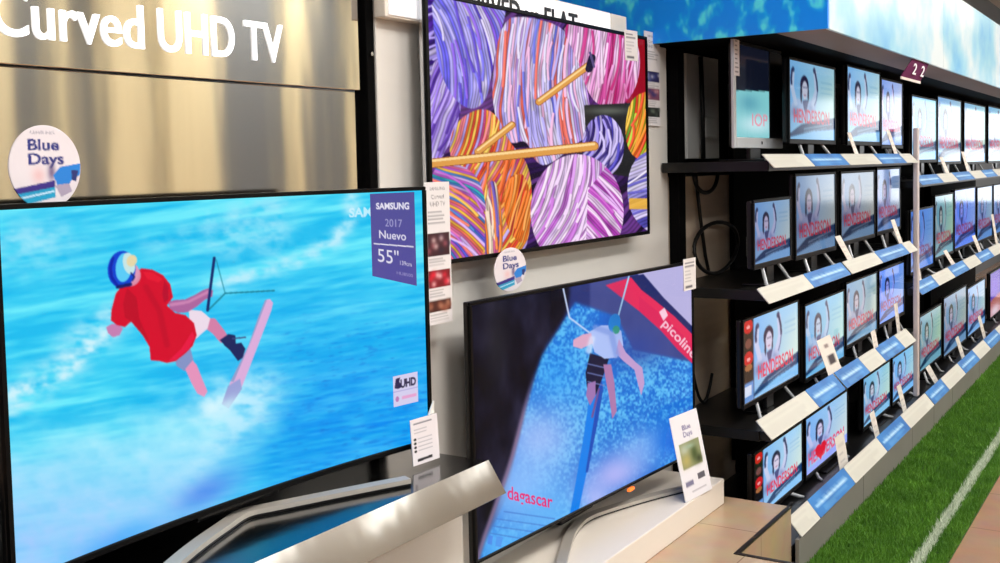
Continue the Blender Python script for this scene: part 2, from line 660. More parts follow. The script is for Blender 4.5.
for k in range(9):
    lamp(0.9, -1.0 + 2.3 * k, 4.15, 0.5, 1.2, 52)
for y in (5.95, 7.42, 8.92):
    lamp(2.1, y, 4.15, 0.6, 0.42, 3.2)  # dim panels added only to put bright streaks on the steel lip
lamp(0.1, 1.6, 4.15, 0.5, 1.2, 45)  # extra lamp added to brighten the canopy's end panel
for y in (0.5, 4.5, 8.5, 12.5):
    lamp(3.9, y, 4.1, 0.4, 2.5, 80)
for y in (2, 7, 12):
    lamp(1.4, y, 3.5, 0.3, 3.0, 60, True, (1.0, 0.97, 0.93))  # unseen uplighters added to brighten the ceiling
wd = bpy.data.worlds.new('world')
SC.world = wd
wd.use_nodes = True
bg = wd.node_tree.nodes['Background']
bg.inputs['Color'].default_value = (0.95, 0.98, 1.0, 1)
bg.inputs['Strength'].default_value = 2.6

vs = SC.view_settings
vs.view_transform = 'Standard'
vs.look = 'None'
vs.exposure = 0.0
vs.gamma = 1.0
vs.use_curve_mapping = False

# ------------------------------------------------------------------ steel display on the left
tag(MB().box(-2.055, -2.020, 0.7, 2.424, 1.984, 2.72, 0.002).build('steel_wall_cladding', M['steel']),
    'upper brushed steel wall panel carrying the lit lettering', 'wall panel')
tag(MB().box(-2.055, -2.030, 0.7, 2.430, 1.123, 1.980, 0.002).build('steel_wall_cladding', M['steel']),
    'lower brushed steel wall panel directly behind the curved television', 'wall panel')
me = text_mesh('Curved', (-2.0195, 1.282, 2.042), (0, 1, 0), (0, 0, 0.0975), 0.004, 0.008, width=0.372)
lt = link('sign_lettering', me, M['sign_lit'])
tag(lt, 'glowing white sign word Curved on the steel panel', 'sign lettering')
me = text_mesh('UHD TV', (-2.0195, 1.697, 2.042), (0, 1, 0), (0, 0, 0.0975), 0.004, 0.008, width=0.407)
lt = link('sign_lettering', me, M['sign_lit'])
tag(lt, 'glowing white sign letters UHD TV on the steel panel', 'sign lettering')
up = thing('dark_gap_strip', 'narrow black strip standing in for the shaded gap between steel panel and white display wall', 'upright', (-2.03, 2.45, 0))
MB().box(-2.055, -2.004, 2.4325, 2.468, 0.0, 2.7, 0.003).build('gap_shade_fill', M['black_matt'], up)  # black filler stands in for the dark recess beside the steel
MB().tube([(-2.004, 2.45, 2.09), (-1.998, 2.45, 2.09)], 0.006, 12).build('screw', M['chrome'], up)

st = thing('steel_shelf', 'polished steel display shelf with slanted bright lip under the curved television', 'shelf', (-1.85, 1.6, 0.86))
MB().box(-2.056, -1.605, 0.7, 2.42, 0.925, 0.95, 0.002).build('top_plate', M['steel_dark'], st)
lip = MB().prism([(-1.606, 0.7, 0.952), (-1.551, 0.7, 0.868), (-1.554, 0.7, 0.866), (-1.611, 0.7, 0.948)], (0, 1.72, 0))
lip.build('front_lip', M['lip'], st)
MB().box(-2.054, -2.026, 0.7, 2.42, 0.951, 1.12, 0.002).build('dark_reflection_strip', M['dark_reflection'], st)  # dark strip stands in for the television's dark reflection in the steel
tag(MB().box(-2.056, -1.70, 0.7, 2.425, 0.0, 0.92, 0.004).build('base_cabinet', M['cabinet']),
    'pale grey base cabinet beneath the steel shelf', 'cabinet')


# ------------------------------------------------------------------ the three large televisions
def panel_pos(xa, ya, xb, yb, z0, z1, sag, off=0.0):
    def pos(u, v):
        return (xa + (xb - xa) * u - sag * 4 * u * (1 - u) + off, ya + (yb - ya) * u, z1 + (z0 - z1) * v)
    return pos


def big_tv(root, xa, ya, xb, yb, z0, z1, sag, bz, depth, side_mat, bottom=None):
    W, H = yb - ya, z1 - z0
    bt = bottom or bz

    def bend(x, y, z):
        u = (y - ya) / W
        return (xa + (xb - xa) * u - sag * 4 * u * (1 - u) + x, y, z)
    n = 20 if sag else 0
    b = MB()
    b.box(-0.004, 0.006, ya - bz, yb + bz, z1, z1 + bz, 0.002, 1, n)
    b.box(-0.004, 0.006, ya - bz, yb + bz, z0 - bt, z0, 0.002, 1, n)
    b.box(-0.004, 0.006, ya - bz, ya, z0, z1)
    b.box(-0.004, 0.006, yb, yb + bz, z0, z1)
    b.deform(bend).build('bezel', M['bezel'], root)
    MB().box(-0.022, -0.0045, ya - bz, yb + bz, z0 - bt, z1 + bz, 0.003, 1, n).deform(bend).build('side_trim', side_mat, root)
    MB().box(-depth, -0.0225, ya + 0.06, yb - 0.06, z0 + 0.04, z1 - 0.10, 0.012, 2, n).deform(bend).build('back_shell', M['black'], root)


# --- picture: kneeboarder on bright water (curved television)
WM = [[640.65, 18.579, -14.815, -3.1851], [77.422, 384.26, 2.5922, 210.27], [0.51154, 0.020085, 0.012585, 1.0]]


def water_art():
    A = Art(600, 330, WM, 2)
    X, Y = A.X, A.Y
    ca, sa = math.cos(-0.16), math.sin(-0.16)
    p, q = X * ca + Y * sa, -X * sa + Y * ca
    n = fbm(p / 60, q / 5.5, 3, 4)
    n2 = fbm(p / 130 + 9, q / 22, 11, 3)
    n3 = fbm(p / 22, q / 2.6, 5, 3)
    t = np.clip(0.5 + (n - 0.5) * 1.5 + (n2 - 0.5) * 1.6 + (n3 - 0.5) * 0.5, 0, 1)[:, None]
    A.C[:] = np.array((0.10, 0.74, 0.94)) * (1 - t) + np.array((0.42, 0.92, 0.99)) * t
    # bluer water towards the bottom right of the picture
    t = np.clip((Y - 250) / 170, 0, 1) * np.clip((X - 120) / 200, 0, 1)
    t = (t * (0.75 + 0.5 * (n - 0.5)))[:, None]
    lo = np.array((0.06, 0.58, 0.95)) + (n3[:, None] - 0.5) * np.array((0.35, 0.30, 0.05))
    A.C[:] = A.C * (1 - t) + lo * t
    foam = (0.72, 0.93, 0.99)
    fn = fbm(X / 13, Y / 7, 21, 4)

    def foamy(mask, k=1.0, col=foam):
        a = np.clip(mask * np.clip((fn - 0.22) * 1.9, 0, 1) * k * 0.85, 0, 1)
        A.C[:] = A.C * (1 - a[:, None]) + np.array(col) * a[:, None]

    def g(cx, cy, rx, ry, ang=0):
        c, s = math.cos(ang), math.sin(ang)
        x, y = X - cx, Y - cy
        return np.exp(-((x * c + y * s) / rx) ** 2 - ((-x * s + y * c) / ry) ** 2)

    def band(pts, w):
        d = np.full(len(X), 1e9)
        for (xa, ya), (xb, yb) in zip(pts[:-1], pts[1:]):
            L = (xb - xa) ** 2 + (yb - ya) ** 2
            tt = np.clip(((X - xa) * (xb - xa) + (Y - ya) * (yb - ya)) / L, 0, 1)
            d = np.minimum(d, np.hypot(X - xa - tt * (xb - xa), Y - ya - tt * (yb - ya)))
        return np.exp(-(d / w) ** 2)
    foamy(g(35, 250, 55, 26), 0.7)
    foamy(g(30, 235, 40, 16), 0.5)
    foamy(g(235, 235, 42, 24, -0.3), 0.9)
    foamy(g(275, 235, 22, 30, 0.2), 0.7)
    foamy(band([(215, 284), (262, 272), (305, 258), (336, 240), (350, 218), (352, 200)], 9), 1.2)
    foamy(band([(150, 246), (215, 222), (275, 206)], 12), 0.5)
    foamy(band([(-10, 412), (60, 372), (112, 322)], 17), 1.3, (0.80, 0.95, 0.99))
    foamy(band([(60, 344), (108, 318)], 10), 0.6)
    a = np.clip((Y - (425 - 0.22 * (X - 0)) + 18 * (fbm(X / 30, Y / 20, 31) - 0.5) * 2) / 46, 0, 1)
    a *= np.clip((305 - X - (Y - 400) * 0.55) / 70, 0, 1)
    a *= 0.78 + 0.4 * (fbm(X / 16, Y / 12, 8) - 0.4)
    t = np.clip((Y - 430) / 110, 0, 1)[:, None]
    fc = np.array((0.68, 0.95, 1.0)) * (1 - t) + np.array((0.66, 0.80, 1.0)) * t
    a = np.clip(a, 0, 1)[:, None]
    A.C[:] = A.C * (1 - a) + fc * a
    foamy(g(232, 405, 44, 30, -0.3), 1.3, (0.78, 0.95, 1.0))
    foamy(band([(195, 470), (232, 430), (262, 385)], 13), 0.9, (0.72, 0.92, 1.0))
    k = g(205, 492, 34, 14, -0.5)[:, None] * 0.7
    A.C[:] = A.C * (1 - k) + np.array((0.30, 0.50, 0.92)) * k
    k = g(120, 540, 46, 14, -0.42)[:, None] * 0.6
    A.C[:] = A.C * (1 - k) + np.array((0.20, 0.62, 0.97)) * k
    k = np.clip(fbm(p / 10, q / 2.0, 44, 3) - 0.62, 0, 1)[:, None] * 2.0 * np.clip((X - 250) / 60, 0, 1)[:, None] * np.clip((Y - 300) / 40, 0, 1)[:, None]
    A.C[:] = A.C * (1 - k) + np.array((0.08, 0.42, 0.85)) * k

    A.blur(1, 1)

    def z(pts):
        return [(80 + x / 2.962, 230 + y / 2.962) for x, y in pts]
    # tow rope and handle
    rope = (0.10, 0.52, 0.62)
    A.stroke(z([(380, 238), (430, 188), (575, 180)]), 1.6, rope)
    A.stroke(z([(430, 188), (404, 90)]), 1.2, rope, 0.7)
    # board
    A.poly(z([(548, 208), (562, 205), (572, 216), (566, 240), (505, 400), (474, 478), (440, 528), (420, 515), (446, 448), (500, 340), (528, 258)]), (0.86, 0.68, 0.86))
    A.poly(z([(548, 208), (554, 206), (510, 320), (455, 450), (446, 448), (500, 340), (528, 258)]), (0.58, 0.62, 0.80))
    A.poly(z([(474, 440), (480, 470), (440, 528), (420, 515), (438, 462)]), (0.52, 0.62, 0.84), 0.75)
    # far leg and boot
    A.poly(z([(380, 262), (400, 262), (428, 298), (440, 318), (418, 336), (392, 306), (372, 292)]), (0.83, 0.50, 0.66))
    A.poly(z([(414, 326), (440, 308), (460, 312), (462, 336), (478, 334), (490, 352), (482, 378), (468, 388), (444, 356), (430, 344)]), (0.10, 0.14, 0.36))
    A.stroke(z([(452, 322), (490, 318)]), 1.4, (0.25, 0.3, 0.5))
    # shorts
    A.poly(z([(322, 236), (360, 240), (386, 262), (378, 292), (344, 322), (330, 330)]), (0.93, 0.86, 0.92))
    A.poly(z([(282, 380), (326, 346), (336, 384), (330, 410), (310, 418), (286, 402)]), (0.52, 0.58, 0.78))
    # near leg
    A.poly(z([(312, 412), (334, 386), (346, 400), (362, 440), (378, 478), (368, 494), (348, 484), (330, 452)]), (0.90, 0.58, 0.74))
    # left hand
    A.poly(z([(78, 288), (96, 278), (118, 282), (128, 292), (118, 312), (98, 318), (84, 306)]), (0.78, 0.50, 0.70))
    # shirt
    A.poly(z([(168, 128), (182, 114), (214, 118), (246, 134), (268, 162), (276, 200), (258, 224), (282, 246), (312, 252), (338, 276), (346, 312), (334, 344), (312, 366), (284, 388),
              (258, 394), (236, 388), (210, 386), (206, 346), (186, 312), (152, 272), (134, 288), (110, 282), (92, 268), (94, 236), (106, 190), (122, 168), (140, 166)]), (0.84, 0.04, 0.17))
    A.poly(z([(140, 172), (168, 200), (176, 262), (206, 330), (186, 312), (152, 272), (134, 260), (128, 220)]), (0.70, 0.02, 0.14), 0.6)
    A.poly(z([(250, 150), (262, 170), (262, 206), (250, 216), (244, 190)]), (0.66, 0.02, 0.18), 0.6)
    A.poly(z([(262, 388), (300, 352), (334, 300), (340, 318), (324, 350), (284, 384)]), (0.96, 0.12, 0.32), 0.6)
    A.poly(z([(186, 124), (216, 126), (246, 146), (232, 156), (200, 146)]), (0.94, 0.12, 0.22), 0.6)
    A.stroke(z([(196, 170), (236, 240), (258, 340)]), 2.4, (0.72, 0.02, 0.15), 0.5, 2)
    # right arm and hand
    A.poly(z([(262, 214), (280, 208), (312, 206), (342, 192), (366, 178), (384, 172), (394, 180), (392, 198), (372, 206), (348, 226), (318, 244), (292, 246), (268, 236)]), (0.68, 0.40, 0.62))
    A.stroke(z([(270, 222), (320, 214), (380, 184)]), 3.0, (0.82, 0.54, 0.72), 0.8)
    A.stroke(z([(398, 84), (388, 160), (378, 238)]), 2.9, (0.06, 0.16, 0.42))
    # helmet
    A.ell(*z([(148, 135)])[0], 11, 11, (0.86, 0.55, 0.66))
    A.ell(*z([(156, 128)])[0], 6.5, 9, (0.88, 0.60, 0.72), 1, 0.1)
    A.ell(*z([(124, 117)])[0], 14.0, 18.5, (0.04, 0.26, 0.82), 1, 0.10)
    A.ell(*z([(130, 112)])[0], 8.0, 14.5, (0.35, 0.80, 0.97), 1, 0.10)
    A.ell(*z([(146, 100)])[0], 6.0, 11.0, (0.78, 0.90, 0.90), 1, -0.2)
    A.ell(*z([(154, 92)])[0], 5.0, 6.0, (0.90, 0.84, 0.66), 1, 0.5)
    A.stroke(z([(98, 84), (91, 112), (94, 140), (112, 166)]), 3.0, (0.02, 0.14, 0.66))
    A.stroke(z([(112, 170), (150, 162)]), 3.4, (0.05, 0.10, 0.40))
    A.stroke(z([(152, 128), (162, 140), (156, 150)]), 1.6, (0.12, 0.15, 0.45))
    A.blob(*z([(395, 525)])[0], 13, 9, (0.85, 0.97, 1.0), 0.85)
    A.blob(*z([(440, 520)])[0], 12, 6, (0.80, 0.95, 1.0), 0.7, -0.8)
    A.blur(1, 1)
    A.text('SAM', (349, 217.5), (23, -1.2), (-0.1, -9), (0.80, 0.95, 1.0), 0.9, 0.03)
    return A


WPOS = (-1.80, 1.135, -1.75, 2.34, 1.012, 1.695)
ctv = thing('curved_television', 'large curved television on the steel shelf showing a rider in red on blue water', 'television', (-1.80, 1.74, 0.951))
big_tv(ctv, *WPOS, 0.045, 0.010, 0.075, M['black'], 0.014)
picture('screen', water_art(), panel_pos(*WPOS, 0.045), M['lcd'], ctv)


def sub_panel(W, P, sag, u0, u1, v0, v1, off):
    f = panel_pos(*P, sag, off)

    def pos(u, v):
        return f(u0 + (u1 - u0) * u, v0 + (v1 - v0) * v)
    return pos


# purple specification flag stuck on the screen (slanted lower edge)
fl = Art(110, 150, None, 2, (0.29, 0.28, 0.60))
fl.C[:] = np.array((0.30, 0.29, 0.62)) + (fl.Y[:, None] - 0.5) * np.array((0.02, 0.0, 0.02))
white = (0.92, 0.91, 0.98)
fl.text('SAMSUNG', (0.13, 0.185), (0.74, 0), (0, -0.072), white, 1, 0.035)
fl.text('2017', (0.32, 0.385), (0.38, 0), (0, -0.085), (0.74, 0.73, 0.90), 0.8)
fl.text('Nuevo', (0.18, 0.525), (0.60, 0), (0, -0.090), white, 0.95, 0.01)
fl.stroke([(0.06, 0.60), (0.94, 0.585)], 0.013, white)
fl.text('55"', (0.14, 0.805), (0.46, 0), (0, -0.150), white, 1, 0.0)
fl.text('139cm', (0.63, 0.80), (0.26, 0), (0, -0.045), white, 0.9)
fl.text('HU8500', (0.55, 0.915), (0.36, 0), (0, -0.034), (0.75, 0.73, 0.9), 0.7)


def flag_pos():
    f = panel_pos(*WPOS, 0.045, 0.003)
    u0, u1 = 0.846, 0.975

    def pos(u, v):
        vv = 0.005 + v * (0.312 + (0.372 - 0.312) * u)
        return f(u0 + (u1 - u0) * u, vv)
    return pos


fo = picture('spec_flag', fl, flag_pos(), picture_mat('glowing_flag_print', True, 0.15, 0.5, 0.9), ctv)  # printed flag given its own glow
fo['label'] = 'purple specification flag'
sk = Art(44, 44, None, 2, (0.86, 0.84, 0.97))
sk.poly([(0.0, 0.5), (1, 0.5), (1, 0.53), (0, 0.53)], (0.72, 0.70, 0.9))
sk.poly([(0.06, 0.40), (0.12, 0.10), (0.30, 0.08), (0.26, 0.22), (0.40, 0.40), (0.2, 0.44)], (0.10, 0.10, 0.32))
sk.text('UHD', (0.30, 0.42), (0.62, 0), (0, -0.26), (0.10, 0.10, 0.30), 1, 0.05)
sk.ell(0.16, 0.76, 0.07, 0.09, (0.75, 0.5, 0.75))
sk.poly([(0.34, 0.70), (0.92, 0.70), (0.92, 0.80), (0.34, 0.80)], (0.93, 0.66, 0.85))
so = picture('corner_sticker', sk, sub_panel(0, WPOS, 0.045, 0.897, 0.970, 0.718, 0.838, 0.003), picture_mat('glowing_sticker_print', True, 0.3, 0.4, 0.9), ctv)  # sticker made to glow like the screen behind it
so['label'] = 'small white and lilac sticker'


def boomerang(root, pts, w, t, zbase, neck_xy, neck_top, mat_neck='black'):
    """flat silver stand: a wide V bar lying on the shelf plus a neck up to the set"""
    P = [Vector((x, y, zbase)) for x, y in pts]
    dense = []
    for i in range(len(P) - 1):
        p0, p1, p2, p3 = P[max(i - 1, 0)], P[i], P[i + 1], P[min(i + 2, len(P) - 1)]
        for k in range(6):
            s = k / 6
            dense.append(0.5 * ((2 * p1) + (p2 - p0) * s + (2 * p0 - 5 * p1 + 4 * p2 - p3) * s * s + (3 * p1 - p0 - 3 * p2 + p3) * s ** 3))
    dense.append(P[-1])
    for (zz0, zz1, ww, name, mm) in ((0.0, 0.006, w * 0.9, 'stand_underside', M['black']), (0.0062, 0.006 + t, w, 'stand', M['silver'])):
        b = bmesh.new()
        prev = None
        first = None
        for i, p in enumerate(dense):
            tn = (dense[min(i + 1, len(dense) - 1)] - dense[max(i - 1, 0)]).normalized()
            nn = Vector((-tn.y, tn.x, 0)) * ww / 2
            ring = [b.verts.new(p + nn * s + Vector((0, 0, h))) for s, h in ((-1, zz0), (1, zz0), (1, zz1), (-1, zz1))]
            if prev:
                for k in range(4):
                    b.faces.new((prev[k], prev[(k + 1) % 4], ring[(k + 1) % 4], ring[k]))
            else:
                first = ring
            prev = ring
        b.faces.new(first[::-1])
        b.faces.new(prev)
        bmesh.ops.recalc_face_normals(b, faces=b.faces)
        mb = MB()
        mb._merge(b)
        mb.build(name, mm, root)
    x, y = neck_xy
    MB().box(x - 0.025, x + 0.02, y - 0.13, y + 0.13, zbase + 0.022, neck_top, 0.008).build('stand_neck', M[mat_neck], root)


boomerang(ctv, [(-1.665, 2.135), (-1.735, 1.985), (-1.808, 1.82), (-1.838, 1.74), (-1.812, 1.65), (-1.755, 1.50), (-1.668, 1.32)], 0.034, 0.012, 0.951, (-1.87, 1.74), 1.06)

# --- picture: balls of coloured yarn (upper television)
YM = [[477.78, 13.093, 0.0, 426.13], [61.467, 270.8, 0.0, -5.3022], [0.40226, 0.014154, 0.0, 1.0]]


def yarn_art():
    A = Art(520, 290, YM, 2, (0.11, 0.05, 0.17))

    def z(pts):
        return [(420 + x / 2.814, y / 2.814) for x, y in pts]
    def S(idx, cx, cy, ang, bend, freq, pal, seed, *a):
        """one ball or skein: wound strands, then loose threads drawn across it and clipped to it"""
        A.strands(idx, cx, cy, ang, bend, freq, pal, seed, *a)
        keep = A.C.copy()
        inside = np.zeros(len(A.C), bool)
        inside[idx] = True
        rng = np.random.RandomState(seed + 100)
        for k in range(int(4 + len(idx) / 4200)):
            q = idx[rng.randint(len(idx))]
            x, y = A.X[q], A.Y[q]
            q0 = -(x - cx) * math.sin(ang) + (y - cy) * math.cos(ang)
            th = ang + rng.normal(0, 0.07) + math.atan(2 * bend * q0)
            cv = rng.normal(0, 0.18) + 2 * bend * 50
            L = rng.uniform(35, 95)
            pts = []
            for t in np.linspace(-0.5, 0.5, 8):
                a2 = th + cv * t
                pts.append((x - math.sin(a2) * L * t, y + math.cos(a2) * L * t))
            w = rng.uniform(1.7, 2.7)
            col = np.array(pal[rng.randint(len(pal))])
            A.stroke([(px + 1.1, py + 0.3) for px, py in pts], w, col * 0.6, 0.5)
            A.stroke(pts, w, np.clip(col * 1.03 + 0.02, 0, 1))
            A.stroke([(px - 0.35, py) for px, py in pts], w * 0.35, np.clip(col * 0.75 + 0.25, 0, 1), 0.8)
        A.C[~inside] = keep[~inside]

    A.strands(np.arange(len(A.C)), 540, 120, 0.9, 0.002, 0.22, [(0.30, 0.14, 0.45), (0.16, 0.06, 0.28), (0.42, 0.22, 0.55), (0.12, 0.05, 0.18)], 3, 1.2)
    violet = [(0.45, 0.42, 0.97), (0.72, 0.68, 1.0), (0.32, 0.22, 0.80), (0.86, 0.82, 1.0), (0.52, 0.34, 0.90), (0.62, 0.60, 1.0)]
    S(A.inside(z([(-60, -20), (90, -20), (110, 120), (120, 310), (96, 380), (50, 470), (-60, 500)]), 2), 435, 80, 1.25, 0.0, 0.16, [(0.20, 0.05, 0.50), (0.70, 0.62, 0.98), (0.30, 0.10, 0.62), (0.86, 0.80, 1.0)], 4, 1.0)
    S(A.inside(z([(40, 150), (80, 200), (120, 300), (90, 400), (40, 470), (15, 470), (20, 300)]), 2), 440, 130, 0.35, 0.0, 0.30, [(0.85, 0.78, 1.0), (0.60, 0.45, 0.92), (0.72, 0.60, 0.98), (0.3, 0.15, 0.6)], 9)
    S(A.inside(z([(30, -30), (250, -30), (240, 50), (212, 150), (200, 220), (188, 280), (158, 308), (122, 302), (84, 262), (52, 190), (40, 90)]), 2), 470, 40, -0.28, 0.0022, 0.36, violet, 12, 0.8)
    S(A.inside(z([(230, 55), (300, 45), (410, 78), (452, 160), (478, 290), (484, 380), (446, 398), (360, 470), (322, 455), (300, 390), (252, 410), (212, 340), (200, 230)]), 2), 535, 75, 0.02, -0.0016, 0.42,
              [(0.90, 0.86, 1.0), (0.78, 0.74, 0.99), (0.95, 0.42, 0.36), (0.42, 0.44, 0.88), (0.95, 0.72, 0.88), (0.90, 0.86, 1.0), (0.80, 0.62, 0.95), (0.70, 0.66, 0.96)], 21, 0.9)
    A.poly(z([(596, 80), (660, 80), (660, 290), (580, 290)]), (0.58, 0.04, 0.11))
    S(A.inside(z([(390, 65), (500, 60), (600, 90), (622, 160), (612, 240), (576, 296), (532, 304), (490, 290), (462, 235), (440, 160)]), 2), 595, 60, 0.12, 0.0016, 0.42,
              [(0.96, 0.66, 0.90), (0.88, 0.36, 0.70), (1.0, 0.84, 0.97), (0.80, 0.18, 0.50), (0.98, 0.76, 0.95)], 33, 0.6)
    A.blob(*z([(560, 260)])[0], 20, 18, (0.70, 0.06, 0.35), 0.45)
    A.poly(z([(462, 296), (600, 290), (606, 500), (470, 480)]), (0.13, 0.13, 0.14))
    A.blob(*z([(530, 312)])[0], 22, 4, (0.42, 0.44, 0.40), 0.8)  # greenish grey screen reflection painted into the dark gap
    S(A.inside(z([(596, 262), (690, 255), (690, 460), (596, 450), (572, 370)]), 2), 636, 130, 0.30, 0.003, 0.40,
              [(1.0, 0.55, 0.15), (0.70, 0.85, 0.20), (0.95, 0.30, 0.15), (0.98, 0.78, 0.25), (0.45, 0.65, 0.15)], 41)
    S(A.inside(z([(606, 436), (690, 410), (690, 680), (596, 620), (578, 520)]), 2), 640, 180, 1.2, 0.0, 0.30, [(0.92, 0.88, 1.0), (0.65, 0.62, 0.95), (0.35, 0.32, 0.75), (0.85, 0.80, 0.98)], 43)
    i = A.near(629, 655, 198, 209)
    A.mix(i, (0.96, 0.72, 0.20), 0.85)
    # small dark blue ball
    S(A.inside([(603 + 21 * math.cos(t), 146 + 31 * math.sin(t)) for t in np.linspace(0, 2 * PI, 24)[:-1]]), 596, 146, 0.5, 0.012, 0.34,
              [(0.30, 0.26, 0.75), (0.62, 0.55, 0.92), (0.16, 0.10, 0.42), (0.80, 0.74, 0.98)], 47)
    # orange and rainbow balls
    S(A.inside(z([(80, 420), (98, 345), (165, 302), (216, 318), (250, 400), (310, 460), (318, 600), (290, 740), (150, 760), (130, 500), (98, 470)]), 2), 490, 190, 0.42, 0.0022, 0.40,
              [(1.0, 0.62, 0.22), (0.92, 0.26, 0.20), (0.95, 0.50, 0.55), (1.0, 0.80, 0.34), (0.80, 0.25, 0.50), (0.98, 0.42, 0.18), (0.75, 0.65, 0.95)], 52)
    S(A.inside(z([(240, 500), (300, 480), (316, 600), (300, 700), (236, 640)]), 2), 515, 205, 0.25, 0.002, 0.5, [(0.90, 0.22, 0.15), (0.98, 0.48, 0.15), (0.80, 0.10, 0.20), (1.0, 0.64, 0.30)], 55)
    S(A.inside(z([(20, 480), (90, 455), (150, 480), (182, 540), (190, 640), (170, 760), (20, 770)]), 2), 430, 255, -0.95, 0.0035, 0.40,
              [(0.20, 0.68, 0.75), (0.35, 0.35, 0.85), (0.75, 0.35, 0.80), (0.98, 0.75, 0.25), (0.95, 0.45, 0.35), (0.85, 0.70, 0.95), (0.25, 0.50, 0.80), (0.90, 0.40, 0.60)], 61)
    S(A.inside(z([(186, 520), (215, 500), (236, 620), (228, 760), (180, 760)]), 2), 487, 220, -0.1, 0.001, 0.45, [(0.95, 0.85, 0.75), (0.95, 0.5, 0.2), (0.4, 0.3, 0.7), (0.85, 0.4, 0.6)], 63)
    # pale pink ball in front
    i = A.inside([(577 + 46.5 * math.cos(t), 212 + 58 * math.sin(t)) for t in np.linspace(0, 2 * PI, 40)[:-1]])
    S(i, 560, 205, 0.35, 0.0030, 0.42, [(0.94, 0.82, 1.0), (0.86, 0.58, 0.93), (1.0, 0.90, 1.0), (0.80, 0.44, 0.86), (0.96, 0.84, 1.0)], 71, 0.7)
    i2 = A.inside([(577 + 46.5 * math.cos(t), 212 + 58 * math.sin(t)) for t in np.linspace(-0.9, 1.6, 24)] + [(585, 262), (588, 190)])
    S(i2, 600, 210, -0.75, 0.002, 0.40, [(0.92, 0.70, 0.98), (0.80, 0.34, 0.80), (0.98, 0.84, 1.0), (0.70, 0.24, 0.72)], 73, 0.6)
    A.blur(1, 1)
    # wooden knitting needles
    wood, hi = (0.88, 0.62, 0.30), (1.0, 0.86, 0.60)
    for p in ([(478, 151.5), (512, 125)], [(539, 102), (588, 66)]):
        A.stroke(p, 7.5, (0.62, 0.36, 0.14))
        A.stroke(p, 6.0, wood)
        A.stroke([(a, b - 1.4) for a, b in p], 1.8, hi)
    A.stroke([(589, 69), (592, 58)], 7.5, (0.10, 0.08, 0.22))
    A.stroke([(590, 53), (594, 67)], 2.4, (0.35, 0.3, 0.5))
    A.stroke([(424, 164), (594, 146)], 9.5, (0.60, 0.34, 0.13))
    A.stroke([(424, 164), (594, 146)], 8.0, wood)
    A.stroke([(424, 161.5), (594, 144)], 2.4, hi)
    return A


YPOS = (-1.92, 2.615, -1.92, 4.148, 1.472, 2.272)
ytv = thing('wall_television', 'large flat television hung on the white wall showing balls of coloured yarn', 'television', (-1.93, 3.36, 1.46))
big_tv(ytv, *YPOS, 0.0, 0.014, 0.065, M['chrome'])
picture('screen', yarn_art(), panel_pos(*YPOS, 0.0), M['lcd'], ytv)
MB().box(-2.0, -1.98, 3.06, 3.66, 1.65, 2.05, 0.004).build('wall_bracket', M['black'], ytv)

# --- picture: wakeboarder under a red kite (lower television)
KM = [[475.71, 12.688, 0.0, 470.51], [55.627, 262.42, 0.0, 305.7], [0.36946, 0.013716, 0.0, 1.0]]


